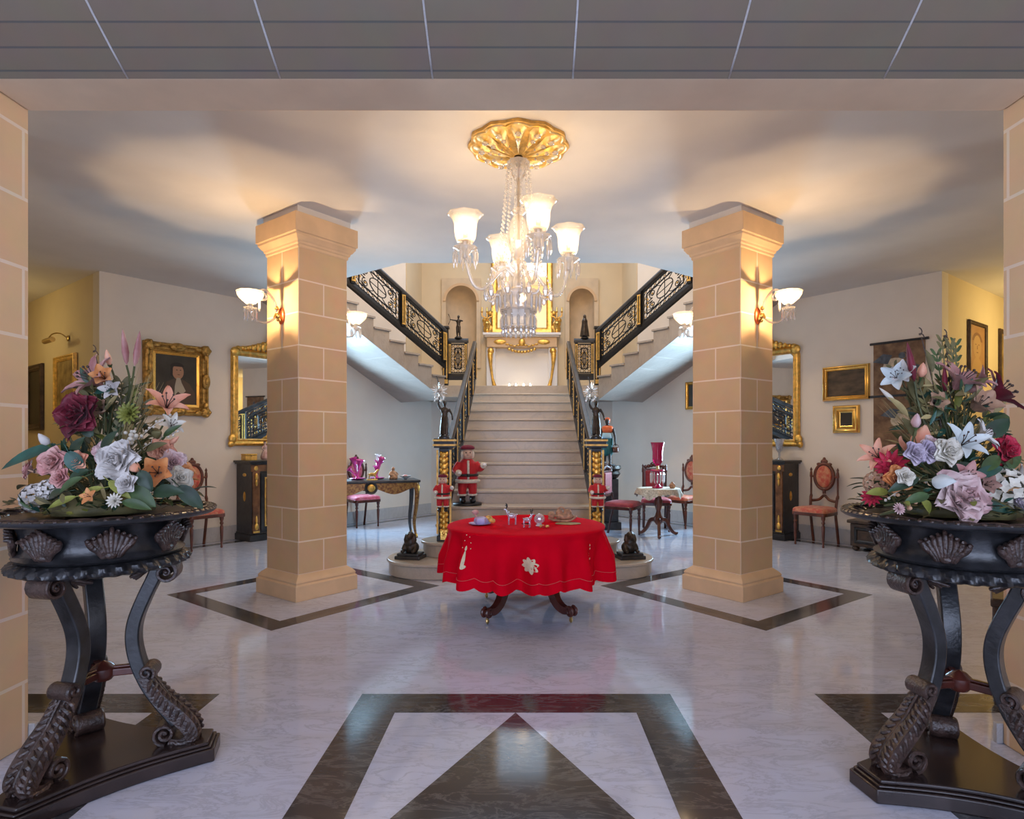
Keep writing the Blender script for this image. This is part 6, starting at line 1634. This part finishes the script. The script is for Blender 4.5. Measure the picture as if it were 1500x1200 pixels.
t = thing('white_shell_dish', 'small white and pink dish at the right end of the writing table', 'dish', onB(.50,-.05), 0)
m = MB(); m.lathe([(.02,0),(.03,.01),(.075,.045),(.08,.05),(.06,.035),(0,.015)], 20, mod=scallop(7,.10)); m.build('bowl', M['white'], t, smooth=60)
m = MB(); m.ball((0,0,.045),(.035,.03,.022),8,6); m.build('pink_bloom', PET['pink'], t)
t = thing('dark_bottle', 'dark figurine bottle at the left end of the writing table by the column', 'bottle', onB(-.38,-.02), 0)
m = MB(); m.lathe([(.035,0),(.04,.02),(.035,.10),(.015,.13),(.02,.16),(.012,.19),(0,.195)], 16); m.build('body', M['bronze'], t); m = MB(); m.lathe([(.041,.03),(.0415,.035),(.038,.085),(.036,.09)],16); m.build('label_band', M['white'], t)

# ------------------------------------------------------------------ lace table with magenta lamp, water carrier
t = thing('tripod_table', 'small mahogany tripod table under the cream lace cloth', 'table', (1.98, 8.67, 0), R(20))
m = MB(); m.lathe([(0,.66),(.29,.66),(.30,.67),(.29,.685),(0,.685)], 36); m.build('table_top', M['mahog'], t)
m = MB(); m.lathe([(.03,.16),(.06,.20),(.075,.25),(.045,.30),(.03,.36),(.055,.44),(.06,.5),(.035,.58),(.08,.65),(.08,.66)], 20); m.build('pillar', M['mahog2'], t, smooth=50)
for k in range(3):
    a = R(120*k); m = MB(); m.M = Matrix.Rotation(a,4,'Z'); q = bez([(.03,0,.24),(.12,0,.22),(.19,0,.10),(.26,0,.03),(.30,0,.028)],5); m.strap([(p[0],p[2]) for p in q], .045, [.06-.03*i/len(q) for i in range(len(q))]); m.ball((.30,0,.025),(.035,.025,.025),8,6); m.build('leg', M['mahog2'], t, smooth=50, bevel=.006)
m = MB()
def lc(u, v):
    a = 2*PI*v
    sq = 1/max(abs(math.cos(a)), abs(math.sin(a)))
    if u < .5: r = .305*u/.5; return (r*math.cos(a), r*math.sin(a), .687)
    q = (u-.5)/.5; ext = .06 + .09*(sq-1)/.414
    r = .305+.03*q+.012*math.sin(12*a)*q
    return (r*math.cos(a), r*math.sin(a), .687-.005*min(1,q*4)-(ext+.012*abs(math.sin(16*a)))*q)
m.surf(lc, 16, 128); c = tag(m.build('lace_cloth', M['lacecloth'], smooth=180), 'cream lace cloth draped over the small tripod table', 'tablecloth'); c.location = (1.98, 8.67, .0012); c.rotation_euler = (0,0,R(10))
t = thing('cranberry_lamp', 'magenta glass hurricane lamp with dangling prisms on the lace cloth', 'lamp', (1.965, 8.66, .689))
m = MB(); m.lathe([(.075,0),(.08,.015),(.05,.03),(.03,.06),(.045,.10),(.06,.15),(.05,.20),(.035,.23)], 24); m.build('base', M['magenta_s'], t)
m = MB(); m.lathe([(.03,.225),(.09,.235),(.105,.255),(.095,.27),(.03,.262)], 28, mod=scallop(12,.05)); m.build('drip_pan', M['magenta_s'], t, smooth=60)
m = MB(); m.lathe([(.02,.26),(.022,.29),(.018,.32)], 14); m.build('socket', M['brass'], t)
m = MB(); m.lathe([(.03,.32),(.065,.37),(.075,.42),(.073,.52),(.085,.60),(.10,.66),(.098,.66),(.07,.52),(.07,.42)], 28); m.build('shade', M['magenta_s'], t, smooth=60)
sh2 = {}
for k in range(14):
    b = 2*PI*k/14; drop(t, (.098*math.cos(b), .098*math.sin(b), .236), .17, .013, 'prism_drop', sh2)
t = thing('tea_cup', 'small terracotta pot on the right of the lace cloth', 'pot', (2.17, 8.62, .689)); m = MB(); m.lathe([(.03,0),(.045,.02),(.045,.05),(.03,.07),(.025,.07),(0,.02)], 16); m.build('body', M['terra'], t); m = MB(); m.lathe([(.03,.07),(.02,.085),(0,.10)],12); m.build('lid', M['terra'], t)
t = thing('display_pedestal', 'dark carved pedestal carrying the water-carrier figure', 'pedestal', (1.35, 9.42, 0))
m = MB(); m.box(-.19,.19,-.19,.19,0,.12); m.box(-.15,.15,-.15,.15,.12,.78); m.build('body', M['ebony'], t, smooth=0, bevel=.01)
m = MB(); m.lathe([(.12,.78),(.16,.80),(.20,.86),(.17,.90),(.21,.94),(.20,.985),(0,.985)], 28, mod=scallop(14,.03)); m.build('top', M['bronze'], t, smooth=50)
t = thing('water_carrier_figure', 'painted figure in teal skirt and orange headscarf carrying two buckets', 'statue', (1.35, 9.42, .986), R(-20))
K = .76; S_ = Matrix.Scale(K,4)
def fp2(name, mt, fn, rm=.016):
    m = MB(); m.M = S_; fn(m); return m.build(name, mt, t, smooth=180, remesh=rm*K if rm else 0)
def body(m):
    m.lathe([(.17,0),(.17,.03),(0,.03)], 20)
    m.tube(bez([(-.07,.05,.06),(-.05,.0,.2),(-.04,0,.42)],5),[.03+.002*i for i in range(11)],10); m.tube(bez([(.07,-.06,.06),(.05,-.04,.2),(.04,0,.42)],5),[.03+.002*i for i in range(11)],10); m.ball((-.07,.02,.05),(.03,.06,.025)); m.ball((.07,-.09,.05),(.03,.06,.025))
    m.ball((0,0,.5),(.10,.075,.11)); m.ball((0,0,.66),(.085,.06,.11)); m.ball((0,0,.76),(.11,.06,.07)); m.tube([(0,0,.8),(0,-.01,.88)],.032,10); m.ball((0,-.015,.91),(.05,.06,.066))
    for x in (-1,1): m.tube(bez([(x*.11,0,.77),(x*.15,0,.62),(x*.17,-.02,.45)],5),[.034-.0014*i for i in range(11)],10); m.ball((x*.172,-.02,.43),(.028,.03,.03),8,6)
fp2('body', M['skinb'], body)
fp2('skirt', M['teal'], lambda m: m.lathe([(.09,.20),(.115,.25),(.12,.4),(.115,.5),(.105,.585),(.09,.60)], 20, sy=.8), 0)
fp2('sash', M['sash'], lambda m: m.lathe([(.118,.56),(.112,.6),(.098,.66),(.09,.67)], 20, sy=.75), 0)
fp2('blouse', M['orange'], lambda m: m.lathe([(.096,.68),(.112,.72),(.125,.77),(.10,.81),(.05,.825)], 20, sy=.66), 0)
fp2('headscarf', M['orange'], lambda m: (m.ball((0,.012,.94),(.062,.066,.055),14,8), m.ball((0,.06,.90),(.04,.03,.05),10,6)), 0)
for x in (-1,1):
    fp2('bucket', M['mahog2'], lambda m: (m.lathe([(.05,.27),(.055,.28),(.07,.38),(.062,.38),(.05,.29),(0,.285)], 16, (x*.175,-.02,0)), m.tube([(x*.175+.065*math.cos(a),-.02,.375+.06*math.sin(a)) for a in [PI*i/10 for i in range(11)]], .006, 6)), 0)

# carved bench behind the right stand, half hidden by the opening pier
t = thing('carved_bench', 'dark bench on knobbly turned legs behind the right plant stand', 'bench', (3.047, 3.224, 0), -R(38))
m = MB(); m.box(-.40,.40,-.2,.2,.44,.49); m.build('seat', M['oak'], t, smooth=0, bevel=.01)
m = MB(); m.box(-.38,.38,-.18,-.14,.37,.44); m.box(-.38,.38,.14,.18,.37,.44); m.build('apron', M['oak'], t, smooth=0, bevel=.006)
for x in (-.36,.36):
    for y in (-.16,.16):
        m = MB(); m.lathe([(.02,0),(.03,.015),(.03,.04),(.018,.05),(.028,.075),(.028,.09),(.016,.10),(.034,.125),(.034,.17),(.016,.185),(.03,.205),(.016,.225),(.034,.25),(.034,.30),(.018,.315),(.028,.335),(.018,.35),(.032,.36),(.032,.44)], 14, (x,y,0)); m.build('leg', M['oak'], t, smooth=45)

# ------------------------------------------------------------------ lights
def area(name, loc, rot, sx, sy, power, col):
    l = bpy.data.lights.new(name, 'AREA'); l.shape = 'RECTANGLE'; l.size = sx; l.size_y = sy; l.energy = power; l.color = col
    o = bpy.data.objects.new(name, l); COL.objects.link(o); o.location = loc; o.rotation_euler = rot; return o
def point(name, loc, power, col, rad=.05):
    l = bpy.data.lights.new(name, 'POINT'); l.energy = power; l.color = col; l.shadow_soft_size = rad
    o = bpy.data.objects.new(name, l); COL.objects.link(o); o.location = loc; return o
# daylight through the windows
for x in (-2.0, 0, 2.0):
    area('daylight_room_window', (x, -2.95, 1.65), (R(90), 0, 0), 1.7, 2.6, 80, (.60,.71,1.0))
area('daylight_skylight', (0, 9.6, ZT-.02), (0, 0, 0), 3.1, 3.9, 110, (.62,.78,1.0))
for s in (-1, 1):
    p = Lw(2.25, .03, s, 1.6)
    ww = area('added_stair_window_light', p, (R(-90), 0, rzw(s)), .48, 1.4, 108, (.46,.74,1.0)); ww.data.spread = R(150)  # blue fill from the windows added out of sight behind the columns
# lamps in the passages, and an unseen warm light added high in the stairwell
for s in (-1, 1):
    a = Vector((s*4.97, 7.075, 0))
    point('passage_lamp', (a.x+s*.8*1.6-s*.6*-.0-s*-.6*1.0*1, a.y+.6*1.6-.8*1.0, 2.7), 11 if s < 0 else 34, (1.0,.77,.34), .12)
point('stairwell_warm_fill', (0, 7.9, 5.5), 150, (1.0,.66,.30), .12)  # added fill without a fixture, set forward to warm the back wall
w = bpy.data.worlds.new('World'); SC.world = w; w.use_nodes = True
bg = w.node_tree.nodes['Background']; bg.inputs[0].default_value = (.70,.80,1.0,1); bg.inputs[1].default_value = .5

# ------------------------------------------------------------------ camera and colour
cam = bpy.data.cameras.new('Camera'); cam.sensor_width = 36; cam.lens = 36*F/1500
cam.shift_x = -(CX-750)/1500; cam.shift_y = (YH-600)/1500; cam.clip_end = 100
co = bpy.data.objects.new('Camera', cam); COL.objects.link(co); co.location = (CAMX, 0, CAMZ); co.rotation_euler = (R(90), 0, 0)
SC.camera = co
SC.view_settings.view_transform = 'Standard'; SC.view_settings.look = 'None'; SC.view_settings.gamma = 1; SC.view_settings.use_curve_mapping = False
SC.view_settings.exposure = 0.08
cy = SC.cycles
cy.use_denoising = True; cy.sample_clamp_indirect = 4; cy.sample_clamp_direct = 40
cy.max_bounces = 8; cy.diffuse_bounces = 4; cy.glossy_bounces = 4; cy.transparent_max_bounces = 16; cy.transmission_bounces = 4
cy.caustics_reflective = False; cy.caustics_refractive = False
